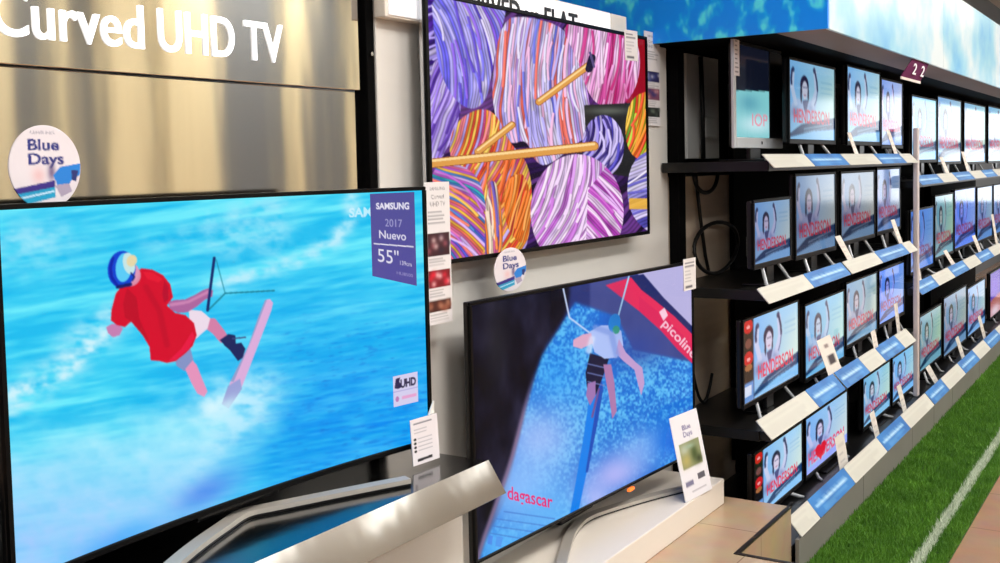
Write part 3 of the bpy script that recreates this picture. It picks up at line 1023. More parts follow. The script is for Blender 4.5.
def kite_art():
    A = Art(480, 280, KM, 2, (0.10, 0.15, 0.38))

    def z(pts):
        return [(450 + x / 1.8, 250 + y / 1.8) for x, y in pts]
    X, Y = A.X, A.Y
    A.C[:] = np.array((0.15, 0.20, 0.46)) + (fbm(X / 30, Y / 30, 2)[:, None] - 0.5) * 0.10
    i = A.near(590, 700, 250, 380)
    A.C[i] = np.array((0.26, 0.30, 0.56)) + (fbm(X[i] / 20, Y[i] / 40, 5)[:, None] - 0.5) * 0.08

    def soft(pts, col, w, a=1.0, seed=1, ns=10, amp=14):
        # soft sided polygon: signed by repeated jittered fills
        for k in range(5):
            rng = np.random.RandomState(seed + k)
            A.poly([(x + rng.uniform(-w, w), y + rng.uniform(-w, w)) for x, y in pts], col, a / (5 - k) if k < 4 else a * 0.6)
    # spray
    spray = z([(225, 95), (300, 120), (330, 180), (450, 205), (450, 440), (240, 520), (40, 580), (104, 440), (134, 290), (165, 190)])
    A.poly(spray, (0.10, 0.44, 0.84))
    A.blur(4, 2)
    sf = fbm(X / 1.9, Y / 1.9, 15, 3)
    big = fbm(X / 34, Y / 34, 17, 3)
    i = A.inside(spray)
    e = np.clip((A.C[i, 2] - 0.5) * 3.2, 0, 1)
    t = np.clip((sf[i] - 0.43) * 2.6 + (big[i] - 0.5) * 1.6, 0, 0.95)
    A.mix(i, (0.40, 0.78, 0.98), t * e)
    t = np.clip((0.5 - big[i]) * 1.6, 0, 0.6)
    A.mix(i, (0.05, 0.34, 0.78), t * e)
    A.blob(*z([(190, 230)])[0], 24, 34, (0.12, 0.58, 0.96), 0.45)
    A.blob(*z([(335, 180)])[0], 26, 18, (0.18, 0.28, 0.62), 0.75)
    # pale foam lower left and lower right
    A.blob(*z([(160, 340)])[0], 40, 34, (0.66, 0.76, 0.98), 0.85, -0.5)
    A.blob(*z([(130, 430)])[0], 44, 40, (0.58, 0.76, 1.0), 0.9, -0.3)
    A.blob(*z([(180, 480)])[0], 40, 30, (0.42, 0.74, 0.99), 0.8)
    A.blob(*z([(95, 530)])[0], 30, 16, (0.36, 0.72, 0.99), 0.9)
    A.blob(*z([(300, 400)])[0], 34, 20, (0.72, 0.72, 0.97), 0.95, -0.5)
    A.blob(*z([(350, 355)])[0], 26, 18, (0.55, 0.72, 0.97), 0.7, -0.5)
    A.blob(*z([(265, 450)])[0], 16, 20, (0.70, 0.74, 0.98), 0.9, -0.6)
    A.blob(*z([(405, 345)])[0], 20, 16, (0.08, 0.42, 0.88), 0.8, -0.4)
    # long blue board edge
    A.poly(z([(262, 200), (272, 240), (262, 320), (246, 400), (230, 476), (214, 484), (226, 420), (240, 340), (250, 270)]), (0.06, 0.50, 0.92))
    A.poly(z([(272, 230), (276, 250), (264, 320), (248, 400), (244, 400), (260, 300)]), (0.10, 0.30, 0.72))
    A.stroke(z([(268, 250), (256, 300)]), 2.2, (0.60, 0.25, 0.45), 0.7)
    A.blur(1, 1)
    # dark rocks at the left
    dark = z([(-10, 40), (215, 40), (216, 100), (196, 140), (168, 180), (152, 225), (138, 270), (122, 335), (104, 400), (78, 470), (52, 545), (40, 600), (-10, 600)])
    keep = A.C.copy()
    A.C[:] = 0
    A.mix(A.inside(dark, 2), (1, 1, 1), 1)
    A.blur(7, 2)
    dm = A.C[:, :1].copy()
    A.C = keep
    rock = np.array((0.035, 0.035, 0.10)) + (fbm(X / 14, Y / 34, 61, 3)[:, None] - 0.40) * np.array((0.20, 0.19, 0.24))
    A.C = A.C * (1 - dm) + np.clip(rock, 0.02, 1) * dm
    edge = np.clip(4 * dm[:, 0] * (1 - dm[:, 0]), 0, 1) * np.clip((Y - 370) / 50, 0, 1)
    A.mix(slice(None), (0.58, 0.46, 0.58), edge * 0.75)
    A.blob(*z([(85, 170)])[0], 12, 40, (0.14, 0.14, 0.17), 0.7)  # greyish screen reflection painted over the dark left side
    # lavender sky, navy edge and red kite band
    A.poly(z([(335, 40), (450, 10), (450, 160), (420, 130), (380, 90), (350, 60)]), (0.72, 0.70, 0.88))
    A.poly(z([(318, 48), (348, 44), (384, 86), (420, 122), (446, 148), (446, 172), (410, 130), (365, 95), (335, 70)]), (0.12, 0.16, 0.40))
    A.poly(z([(280, 64), (326, 50), (344, 72), (370, 92), (404, 120), (446, 162), (446, 214), (410, 180), (380, 146), (340, 110), (306, 84)]), (0.90, 0.17, 0.36))
    A.poly(z([(340, 84), (392, 126), (446, 182), (446, 214), (410, 180), (380, 146), (340, 110)]), (0.84, 0.12, 0.36), 0.5)
    A.poly(z([(376, 112), (386, 104), (392, 118), (384, 128)]), (0.98, 0.80, 0.88))
    A.text('picoline', (450 + 381 / 1.8, 250 + 135 / 1.8), (31, 34), (5.5, -6.5), (0.98, 0.82, 0.88), 0.95, 0.02)
    # ropes
    A.stroke(z([(204, 70), (215, 122), (252, 150)]), 1.6, (0.78, 0.84, 0.97))
    A.stroke(z([(322, 48), (300, 130)]), 1.6, (0.66, 0.84, 0.97))
    A.blur(1, 1)
    # rider
    A.poly(z([(252, 186), (286, 196), (276, 226), (262, 262), (248, 262), (244, 222)]), (0.07, 0.08, 0.22))
    for q in range(3):
        A.stroke(z([(248, 205 + q * 16), (278, 212 + q * 16)]), 1.0, (0.45, 0.5, 0.75))
    A.poly(z([(276, 206), (290, 206), (296, 240), (300, 290), (292, 304), (286, 262), (280, 232)]), (0.68, 0.48, 0.68))
    A.poly(z([(248, 240), (262, 236), (262, 262), (252, 280), (245, 262)]), (0.62, 0.46, 0.70))
    A.poly(z([(250, 148), (272, 136), (292, 136), (308, 146), (312, 172), (300, 194), (278, 196), (260, 184)]), (0.68, 0.76, 0.97))
    A.poly(z([(254, 150), (240, 152), (222, 162), (222, 174), (236, 178), (258, 168)]), (0.86, 0.66, 0.78))
    A.poly(z([(304, 160), (316, 184), (334, 202), (346, 212), (350, 240), (344, 262), (338, 240), (332, 216), (312, 200), (298, 186)]), (0.76, 0.62, 0.82))
    A.ell(*z([(296, 132)])[0], 6.0, 9.5, (0.08, 0.52, 0.86), 1, 0.2)
    A.ell(*z([(299, 144)])[0], 3.5, 4.2, (0.20, 0.62, 0.50))
    A.blob(*z([(300, 110)])[0], 10, 22, (0.24, 0.28, 0.52), 0.25)
    A.stroke(z([(262, 140), (290, 150), (300, 190)]), 2.5, (0.50, 0.60, 0.88), 0.7, 2)
    A.stroke(z([(256, 160), (250, 182)]), 2.5, (0.86, 0.90, 1.0), 0.7, 2)
    A.blur(1, 1)
    # lettering
    A.text('dagascar', (450 + 104 / 1.8, 250 + 447 / 1.8), (45, 9.5), (-0.2, -13), (0.90, 0.16, 0.46), 1, 0.015)
    for k, (a, b) in enumerate(((98, 188), (84, 176), (78, 168), (74, 150))):
        y0 = 470 + k * 13
        A.stroke(z([(a, y0), (b, y0 + 13)]), 1.5, (0.25, 0.45, 0.80), 0.55)
    A.poly(z([(70, 512), (78, 514), (76, 530), (68, 528)]), (0.3, 0.5, 0.9), 0.7)
    A.poly(z([(84, 514), (96, 516), (92, 534), (82, 532)]), (0.3, 0.5, 0.9), 0.5)
    return A


KPOS = (-1.862, 2.725, -1.766, 4.245, 0.525, 1.328)
ktv = thing('standing_television', 'large television on the white plinth showing a wakeboarder and red band', 'television', (-1.82, 3.5, 0.40))
big_tv(ktv, *KPOS, 0.0, 0.011, 0.07, M['black'])
picture('screen', kite_art(), panel_pos(*KPOS, 0.0), M['lcd'], ktv)
boomerang(ktv, [(-1.715, 4.12), (-1.80, 3.93), (-1.875, 3.72), (-1.915, 3.55), (-1.885, 3.38), (-1.80, 3.17), (-1.715, 2.98)], 0.036, 0.013, 0.401, (-1.955, 3.52), 0.56)
MB().box(-1.795, -1.783, 3.66, 3.70, 0.502, 0.512).build('indicator_light', M['led'], ktv)

# ------------------------------------------------------------------ white display wall, light box, platform
struct(MB().box(-2.06, -2.0, 2.47, 4.55, 0.0, 2.278, 0.003).build('wall_display', M['wall']))
lb = thing('light_box_sign', 'white lit box sign reading CURVED vs FLAT above the yarn television', 'sign', (-1.96, 3.2, 2.2))
MB().box(-1.998, -1.956, 2.462, 3.905, 2.195, 2.362, 0.003).build('box', M['white'], lb)
MB().box(-1.9555, -1.950, 2.475, 3.895, 2.202, 2.356, 0.002).build('sign_face', M['lightbox'], lb)
MB().box(-1.998, -1.952, 3.907, 4.045, 2.197, 2.360, 0.003).build('end_cap', M['wall'], lb)
for word, ya_, wd_ in (('CURVED', 2.812, 0.385), ('vs', 3.232, 0.095), ('FLAT', 3.366, 0.246)):
    me = text_mesh(word, (-1.949, ya_, 2.245), (0, 1, 0), (0, 0, 0.078), 0.003, 0.012, width=wd_)
    link('lettering', me, M['letter'], lb)

pf = thing('tiled_platform', 'low beige tiled platform with dark metal edge trim in front of the display wall', 'platform', (-1.6, 3.4, 0))
pb = MB().prism([(-1.998, 2.47, 0.0), (-0.98, 2.47, 0.0), (-0.98, 3.785, 0.0), (-1.40, 3.785, 0.0), (-1.40, 4.42, 0.0), (-1.998, 4.42, 0.0)], (0, 0, 0.29))
pb.build('tiled_body', M['step_tile'], pf)
tr = MB()
tr.box(-1.413, -1.397, 3.770, 4.42, 0.285, 0.2935)
tr.box(-1.397, -0.977, 3.770, 3.788, 0.285, 0.2935)
tr.build('edge_trim', M['trim'], pf)
tag(MB().box(-1.996, -1.66, 2.60, 4.325, 0.291, 0.40, 0.004).build('white_plinth', M['white']),
    'long low white plinth on the tiled platform carrying the wakeboarder television', 'plinth')


# ------------------------------------------------------------------ printed cards and stickers
def plane_pos(o, ex, ey):
    """o top left, ex along the width, ey down the height"""
    o, ex, ey = Vector(o), Vector(ex), Vector(ey)

    def pos(u, v):
        return tuple(o[i] + ex[i] * u + ey[i] * v for i in range(3))
    return pos


def lines(A, u0, u1, v0, v1, n, col, w=0.018, a=0.6, seed=0):
    rng = random.Random(seed)
    for k in range(n):
        v = v0 + (v1 - v0) * (k + 0.5) / n
        A.stroke([(u0, v), (u0 + (u1 - u0) * rng.uniform(0.6, 1.0), v)], w, col, a)


# round "Blue Days" disc
def disc_art():
    A = Art(70, 70, None, 2, (0.88, 0.86, 0.89))
    A.text('SAMSUNG', (0.30, 0.115), (0.34, 0), (0, -0.035), (0.30, 0.30, 0.45), 0.7)
    A.text('Blue', (0.27, 0.30), (0.43, 0), (0, -0.13), (0.14, 0.17, 0.50), 1, 0.03)
    A.text('Days', (0.27, 0.465), (0.49, 0), (0, -0.13), (0.14, 0.17, 0.50), 1, 0.03)
    A.blob(0.40, 0.60, 0.09, 0.09, (0.88, 0.72, 0.74), 0.8)
    A.blob(0.58, 0.56, 0.05, 0.10, (0.35, 0.28, 0.45), 0.8)
    A.poly([(0.60, 0.60), (0.70, 0.50), (0.84, 0.48), (1.0, 0.46), (0.98, 0.60), (0.86, 0.66), (0.80, 0.74), (0.66, 0.74)], (0.14, 0.50, 0.85))
    A.poly([(0.62, 0.72), (0.82, 0.70), (0.86, 0.80), (0.70, 0.86)], (0.66, 0.62, 0.72))
    A.poly([(0.86, 0.54), (0.96, 0.54), (0.92, 0.68), (0.86, 0.66)], (0.16, 0.20, 0.45))
    A.poly([(0.0, 0.76), (0.62, 0.66), (0.62, 0.74), (0.02, 0.83)], (0.22, 0.16, 0.52))
    A.poly([(0.0, 0.83), (0.62, 0.74), (0.62, 0.86), (0.0, 0.98)], (0.10, 0.62, 0.80))
    A.stroke([(0.1, 0.87), (0.6, 0.79)], 0.02, (0.75, 0.9, 0.98))
    return A


def disc(name, c, ry, rz, label):
    """disc facing +x, built as a square print squeezed onto a circle"""
    def pos(u, v):
        a, b = 2 * u - 1, 2 * v - 1
        x = a * np.sqrt(1 - b * b / 2)
        y = b * np.sqrt(1 - a * a / 2)
        return (c[0] + 0 * u, c[1] + ry * x, c[2] - rz * y)
    A = disc_art()
    # undo the squeeze so that the print stays undistorted
    B = Art(70, 70, None, 2)
    a, b = 2 * B.X - 1, 2 * B.Y - 1
    x = a * np.sqrt(1 - b * b / 2)
    y = b * np.sqrt(1 - a * a / 2)
    h, w = A.shape
    iu = np.clip(((x + 1) / 2 * w).astype(int), 0, w - 1)
    iv = np.clip(((y + 1) / 2 * h).astype(int), 0, h - 1)
    B.C = A.C.reshape(h, w, 3)[iv, iu]
    o = picture(name, B, pos, M['paper'], None)
    md = o.modifiers.new('thickness', 'SOLIDIFY')
    md.thickness = 0.003
    md.offset = -1
    return tag(o, label, 'sticker')


disc('promotion_disc', (-1.845, 1.268, 1.772), 0.077, 0.080, 'round white promotion disc standing on top edge of the curved television')
disc('promotion_disc', (-1.898, 3.02, 1.412), 0.100, 0.073, 'oval white promotion disc hanging from the bottom edge of the yarn television')


def sheet_art(seed, pics):
    A = Art(40, 130, None, 2, (0.88, 0.87, 0.88))
    A.text('SAMSUNG', (0.2, 0.06), (0.6, 0), (0, -0.02), (0.2, 0.2, 0.3), 0.8)
    A.text('Curved', (0.25, 0.12), (0.5, 0), (0, -0.03), (0.25, 0.25, 0.3), 0.8)
    A.text('UHD TV', (0.2, 0.17), (0.6, 0), (0, -0.03), (0.25, 0.25, 0.3), 0.8)
    lines(A, 0.1, 0.9, 0.20, 0.30, 4, (0.55, 0.55, 0.58), 0.012, 0.7, seed)
    for k, (v0, v1, cols) in enumerate(pics):
        A.poly([(0.06, v0), (0.94, v0), (0.94, v1), (0.06, v1)], cols[0])
        rng = random.Random(seed + k)
        for q in range(9):
            A.blob(rng.uniform(0.1, 0.9), rng.uniform(v0 + 0.02, v1 - 0.02), 0.10, 0.022, cols[1 + q % (len(cols) - 1)], 0.8)
        lines(A, 0.1, 0.9, v1 + 0.01, v1 + 0.07, 3, (0.6, 0.6, 0.62), 0.010, 0.6, seed + k)
    return A


o = picture('feature_sheet', sheet_art(3, [(0.36, 0.52, [(0.22, 0.08, 0.12), (0.6, 0.3, 0.35), (0.8, 0.7, 0.7), (0.15, 0.1, 0.2)]), (0.62, 0.74, [(0.45, 0.04, 0.10), (0.85, 0.1, 0.2), (0.95, 0.75, 0.75)]),
                                           (0.83, 0.91, [(0.25, 0.10, 0.08), (0.55, 0.3, 0.22), (0.7, 0.5, 0.4)])]),
            plane_pos((-1.908, 2.567, 1.713), (0, 0.125, 0), (0, 0, -0.43)), M['paper'], None, None, (-0.004, 0, 0))
tag(o, 'tall white feature sheet hanging over the lower left corner of the yarn television', 'leaflet')
o = picture('feature_sheet', sheet_art(8, [(0.42, 0.53, [(0.15, 0.15, 0.35), (0.3, 0.35, 0.6), (0.85, 0.85, 0.9)]), (0.60, 0.72, [(0.5, 0.3, 0.4), (0.2, 0.2, 0.45), (0.8, 0.6, 0.6)]),
                                           (0.80, 0.90, [(0.1, 0.12, 0.12), (0.4, 0.45, 0.4), (0.2, 0.2, 0.2)])]),
            plane_pos((-1.990, 4.30, 2.332), (0, 0.155, 0), (0, 0, -0.41)), M['paper'], None, None, (-0.004, 0, 0))
tag(o, 'narrow white feature sheet on the wall right of the yarn television', 'leaflet')


def tag_art(seed, dark=(0.25, 0.25, 0.3)):
    A = Art(30, 40, None, 2, (0.91, 0.90, 0.90))
    lines(A, 0.12, 0.85, 0.10, 0.30, 2, dark, 0.05, 0.5, seed)
    lines(A, 0.12, 0.7, 0.35, 0.75, 4, (0.5, 0.5, 0.55), 0.04, 0.35, seed + 1)
    A.poly([(0.15, 0.84), (0.7, 0.84), (0.7, 0.92), (0.15, 0.92)], dark, 0.8)
    return A


o = picture('price_tag', tag_art(1), plane_pos((-1.908, 3.935, 2.295), (0, 0.118, 0.003), (0, 0.002, -0.122)), M['paper'], None, None, (-0.003, 0, 0))
tag(o, 'small white price tag on the top right corner of the yarn television', 'price tag')
o = picture('price_tag', tag_art(2), plane_pos((-1.752, 4.135, 1.356), (0.004, 0.118, 0), (0, 0, -0.133)), M['paper'], None, None, (-0.003, 0, 0))
tag(o, 'small white price tag on the top right corner of the wakeboarder television', 'price tag')

A = Art(44, 70, None, 2, (0.90, 0.88, 0.90))
lines(A, 0.12, 0.8, 0.06, 0.16, 1, (0.4, 0.4, 0.45), 0.04, 0.7)
lines(A, 0.12, 0.6, 0.2, 0.34, 2, (0.55, 0.55, 0.6), 0.02, 0.5)
for q in range(4):
    A.ell(0.13, 0.44 + q * 0.085, 0.05, 0.03, (0.10, 0.10, 0.12))
    A.stroke([(0.24, 0.44 + q * 0.085), (0.75, 0.44 + q * 0.085)], 0.018, (0.6, 0.6, 0.65), 0.6)
A.poly([(0.18, 0.87), (0.72, 0.86), (0.72, 0.92), (0.18, 0.93)], (0.15, 0.15, 0.17))
pc = thing('price_card', 'white price card clipped at the lower right corner of the curved television', 'price card', (-1.725, 2.295, 0.955))
picture('card', A, plane_pos((-1.733, 2.240, 1.085), (0.01, 0.106, 0), (0.006, 0, -0.123)), M['paper'], pc, None, (-0.003, 0, 0))
MB().prism([(-1.735, 2.325, 1.083), (-1.735, 2.350, 1.083), (-1.735, 2.350, 1.118)], (-0.004, 0, 0)).build('clip', M['card'], pc)

A = Art(56, 84, None, 2, (0.90, 0.90, 0.93))
A.text('Blue', (0.36, 0.20), (0.3, 0), (0, -0.06), (0.25, 0.22, 0.5), 0.85, 0.02)
A.text('Days', (0.36, 0.28), (0.32, 0), (0, -0.06), (0.25, 0.22, 0.5), 0.75, 0.02)
A.poly([(0.14, 0.34), (0.86, 0.34), (0.86, 0.64), (0.14, 0.64)], (0.55, 0.58, 0.42))
for (a, b, rx, ry, c) in ((0.3, 0.42, 0.15, 0.06, (0.75, 0.78, 0.72)), (0.3, 0.55, 0.16, 0.07, (0.72, 0.66, 0.38)), (0.62, 0.5, 0.12, 0.10, (0.20, 0.28, 0.12)), (0.75, 0.58, 0.1, 0.05, (0.15, 0.2, 0.1)), (0.5, 0.4, 0.2, 0.03, (0.6, 0.7, 0.62))):
    A.blob(a, b, rx, ry, c, 0.85)
A.poly([(0.12, 0.78), (0.40, 0.78), (0.40, 0.84), (0.12, 0.84)], (0.35, 0.35, 0.5), 0.8)
A.poly([(0.58, 0.74), (0.84, 0.74), (0.84, 0.81), (0.58, 0.81)], (0.2, 0.2, 0.25), 0.8)
lines(A, 0.3, 0.85, 0.88, 0.95, 1, (0.6, 0.6, 0.65), 0.015, 0.6)
o = picture('promotion_card', A, plane_pos((-1.735, 3.93, 0.735), (0.022, 0.225, 0), (0.066, 0.0, -0.333)), M['paper'], None, None, (-0.003, 0, -0.001))
tag(o, 'tall white promotion card leaning on the wakeboarder television at the plinth end', 'promotion card')

# ------------------------------------------------------------------ shelving with price strips
def strip_art(kind, seed):
    A = Art(44, 8, None, 3, (0.78, 0.78, 0.74) if kind == 'w' else (0.09, 0.43, 0.72))
    rng = random.Random(seed)
    if kind == 'w':
        lines(A, 0.04, 0.97, 0.2, 0.9, 3, (0.60, 0.58, 0.56), 0.05, 0.45, seed)
        A.poly([(0, 0), (1, 0), (1, 0.08), (0, 0.08)], (0.70, 0.69, 0.67))
    else:
        A.C[:] += (vnoise(A.X * 5 + seed, A.Y * 1.5, seed)[:, None] - 0.5) * 0.12
        u = 0.12
        while u < 0.86:
            d = rng.uniform(0.02, 0.07)
            A.stroke([(u, 0.50), (u + d, 0.48)], 0.13, (0.72, 0.86, 0.95), 0.75)
            u += d + rng.uniform(0.03, 0.07)
        A.stroke([(0.2, 0.78), (0.8, 0.76)], 0.05, (0.55, 0.78, 0.92), 0.6)
    return A


def strip(parent, xb, xf, zt, zb, y0, y1, kind):
    o = picture('price_strip', strip_art(kind, int(y0 * 100)), plane_pos((xb, y0, zt), (0, y1 - y0 - 0.006, 0), (xf - xb, 0, zb - zt)), M['paper'], parent, None, (-0.003, 0, -0.003))
    o['label'] = 'white price strip' if kind == 'w' else 'blue price strip'
    return o


def shelf_board(root, name, x0, x1, y0, y1, z, strips, xb, xf, zt, zb):
    s = MB().box(x0, x1, y0, y1, z - 0.045, z, 0.003).build(name, M['shelf'], root)
    for (a, b, k) in strips:
        strip(s, xb, xf, zt, zb, a, b, k)
    return s


def alt(ys, first):
    k = first
    out = []
    for a, b in zip(ys[:-1], ys[1:]):
        out.append((a, b, k))
        k = 'b' if k == 'w' else 'w'
    return out


g1 = thing('shelving_unit', 'near black shelving unit with four shelves of small televisions', 'shelving', (-1.7, 5.9, 0))
MB().box(-2.02, -1.995, 5.38, 7.33, 0, 2.27).build('back_panel', M['black_matt'], g1)
o = MB().box(-2.02, -2.0, 4.555, 5.378, 0.0, 1.69).build('back_plate', M['taupe'], g1)
o['label'] = 'bare taupe back plate'
o = MB().box(-2.018, -1.99, 4.76, 5.17, 1.775, 2.272, 0.004).build('grey_plate', M['grey_plate'], g1)
o['label'] = 'grey plate'
MB().box(-2.03, -2.022, 4.555, 5.378, 1.70, 2.278).build('upper_back_panel', M['black_matt'], g1)
MB().box(-1.998, -1.945, 4.553, 4.625, 0.12, 2.275, 0.004).build('upright', M['black_matt'], g1)
MB().box(-1.99, -1.965, 5.30, 5.385, 0.2, 2.275, 0.003).build('upright', M['black_matt'], g1)
MB().box(-1.495, -1.465, 7.29, 7.345, 0.20, 1.95, 0.006).build('front_post', M['post'], g1)
shelf_board(g1, 'shelf', -1.992, -1.50, 4.465, 7.285, 1.757, [(4.40, 4.985, 'w'), (4.985, 5.60, 'b'), (5.60, 6.29, 'w'), (6.29, 6.93, 'b'), (6.93, 7.26, 'w')], -1.505, -1.452, 1.785, 1.728)
shelf_board(g1, 'shelf', -1.992, -1.50, 4.465, 7.285, 1.200, [(4.32, 4.96, 'w'), (4.96, 5.61, 'b'), (5.63, 6.305, 'w'), (6.305, 7.0, 'b'), (7.0, 7.24, 'w')], -1.505, -1.452, 1.225, 1.165)
shelf_board(g1, 'shelf', -1.992, -1.55, 4.463, 7.70, 0.585, [(4.34, 5.03, 'w'), (5.03, 5.5, 'b'), (5.52, 6.0, 'b'), (6.0, 6.37, 'w'), (6.37, 6.87, 'b'), (6.87, 7.19, 'w')], -1.52, -1.452, 0.662, 0.588)
shelf_board(g1, 'base_deck', -1.992, -1.40, 4.43, 7.285, 0.115, alt([4.44, 4.72, 5.32, 5.99, 6.575, 7.28], 'w'), -1.42, -1.36, 0.232, 0.160)
for a, b in ((4.425, 5.50), (5.505, 6.65), (6.655, 7.30)):
    MB().box(-1.385, -1.368, a, b, 0.0, 0.150, 0.002).build('kick_plate', M['kick'], g1)

g2 = thing('shelving_unit', 'far black shelving unit with three shelves of televisions beyond the pale post', 'shelving', (-1.7, 10, 0))
MB().box(-2.02, -1.995, 7.335, 13.0, 0, 2.27).build('back_panel', M['black_matt'], g2)
MB().box(-2.0, -1.94, 10.2, 10.27, 0.2, 2.27, 0.004).build('upright', M['black_matt'], g2)
ysP = [7.37, 8.12, 8.70, 9.45, 10.05, 10.7, 11.4, 12.1, 12.9]
shelf_board(g2, 'shelf', -1.992, -1.50, 7.35, 12.95, 1.605, alt(ysP, 'b'), -1.505, -1.452, 1.640, 1.580)
ysQ = [7.37, 7.95, 8.57, 9.2, 9.8, 10.5, 11.2, 11.9, 12.9]
MB().box(-1.54, -1.50, 7.35, 7.70, 0.855, 0.90, 0.003).build('shelf_edge', M['shelf'], g2)
MB().box(-1.548, -1.50, 4.465, 7.285, 0.545, 0.585, 0.003).build('shelf_edge', M['shelf'], g1)
shelf_board(g2, 'shelf', -1.992, -1.50, 7.705, 12.95, 0.900, alt(ysQ, 'b'), -1.51, -1.452, 0.932, 0.862)
ysR = [7.29, 7.81, 8.45, 9.1, 9.65, 10.3, 10.95, 11.6, 12.2, 12.9]
shelf_board(g2, 'base_deck', -1.992, -1.40, 7.29, 12.95, 0.115, alt(ysR, 'b'), -1.42, -1.36, 0.232, 0.160)
for a, b in ((7.305, 7.95), (7.955, 9.1), (9.105, 10.25), (10.255, 11.4), (11.405, 12.95)):
    MB().box(-1.385, -1.368, a, b, 0.0, 0.150, 0.002).build('kick_plate', M['kick'], g2)

# header canopy over the shelving
cn = thing('header_canopy', 'blue printed header canopy running along the top of the shelving', 'canopy', (-1.8, 8, 2.28))
o = MB().box(-2.62, -1.225, 4.385, 4.40, 2.282, 2.755, 0.002).build('side_panel', M['canopy_side'], cn)
o['label'] = 'deep blue end panel with leafy print'
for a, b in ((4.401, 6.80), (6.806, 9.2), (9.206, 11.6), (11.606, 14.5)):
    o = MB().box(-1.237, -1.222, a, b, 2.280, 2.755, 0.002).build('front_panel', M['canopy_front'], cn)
    o['label'] = 'pale blue front panel with whitish glare painted in'
MB().box(-1.44, -1.238, 4.402, 14.5, 2.282, 2.30).build('underside', M['canopy_under'], cn)
MB().box(-2.62, -1.441, 4.402, 14.5, 2.283, 2.32).build('painted_shade_soffit', M['black_matt'], cn)  # black plate stands in for shade under the canopy's rear
MB().box(-2.62, -1.24, 4.402, 14.5, 2.735, 2.75).build('top_board', M['black_matt'], cn)

sg = thing('aisle_sign', 'small purple sign hanging below the canopy edge', 'sign', (-1.24, 6.1, 2.17))
MB().prism([(-1.25, 5.80, 2.176), (-1.25, 6.27, 2.176), (-1.236, 6.44, 2.286), (-1.236, 6.02, 2.286)], (0.004, 0, 0)).build('sign_face', M['purple'], sg)
MB().prism([(-1.2445, 5.80, 2.163), (-1.2445, 6.27, 2.163), (-1.2445, 6.27, 2.176), (-1.2445, 5.80, 2.176)], (-0.006, 0, 0)).build('lower_edge', M['white'], sg)
for a, q in ((5.98, '2'), (6.18, '2')):
    me = text_mesh(q, (-1.2345, a + 0.02, 2.200), (0, 1, 0), (0, 0.055, 0.060), 0.002, 0.012, width=0.085)
    link('numeral', me, M['white_letter'], sg)


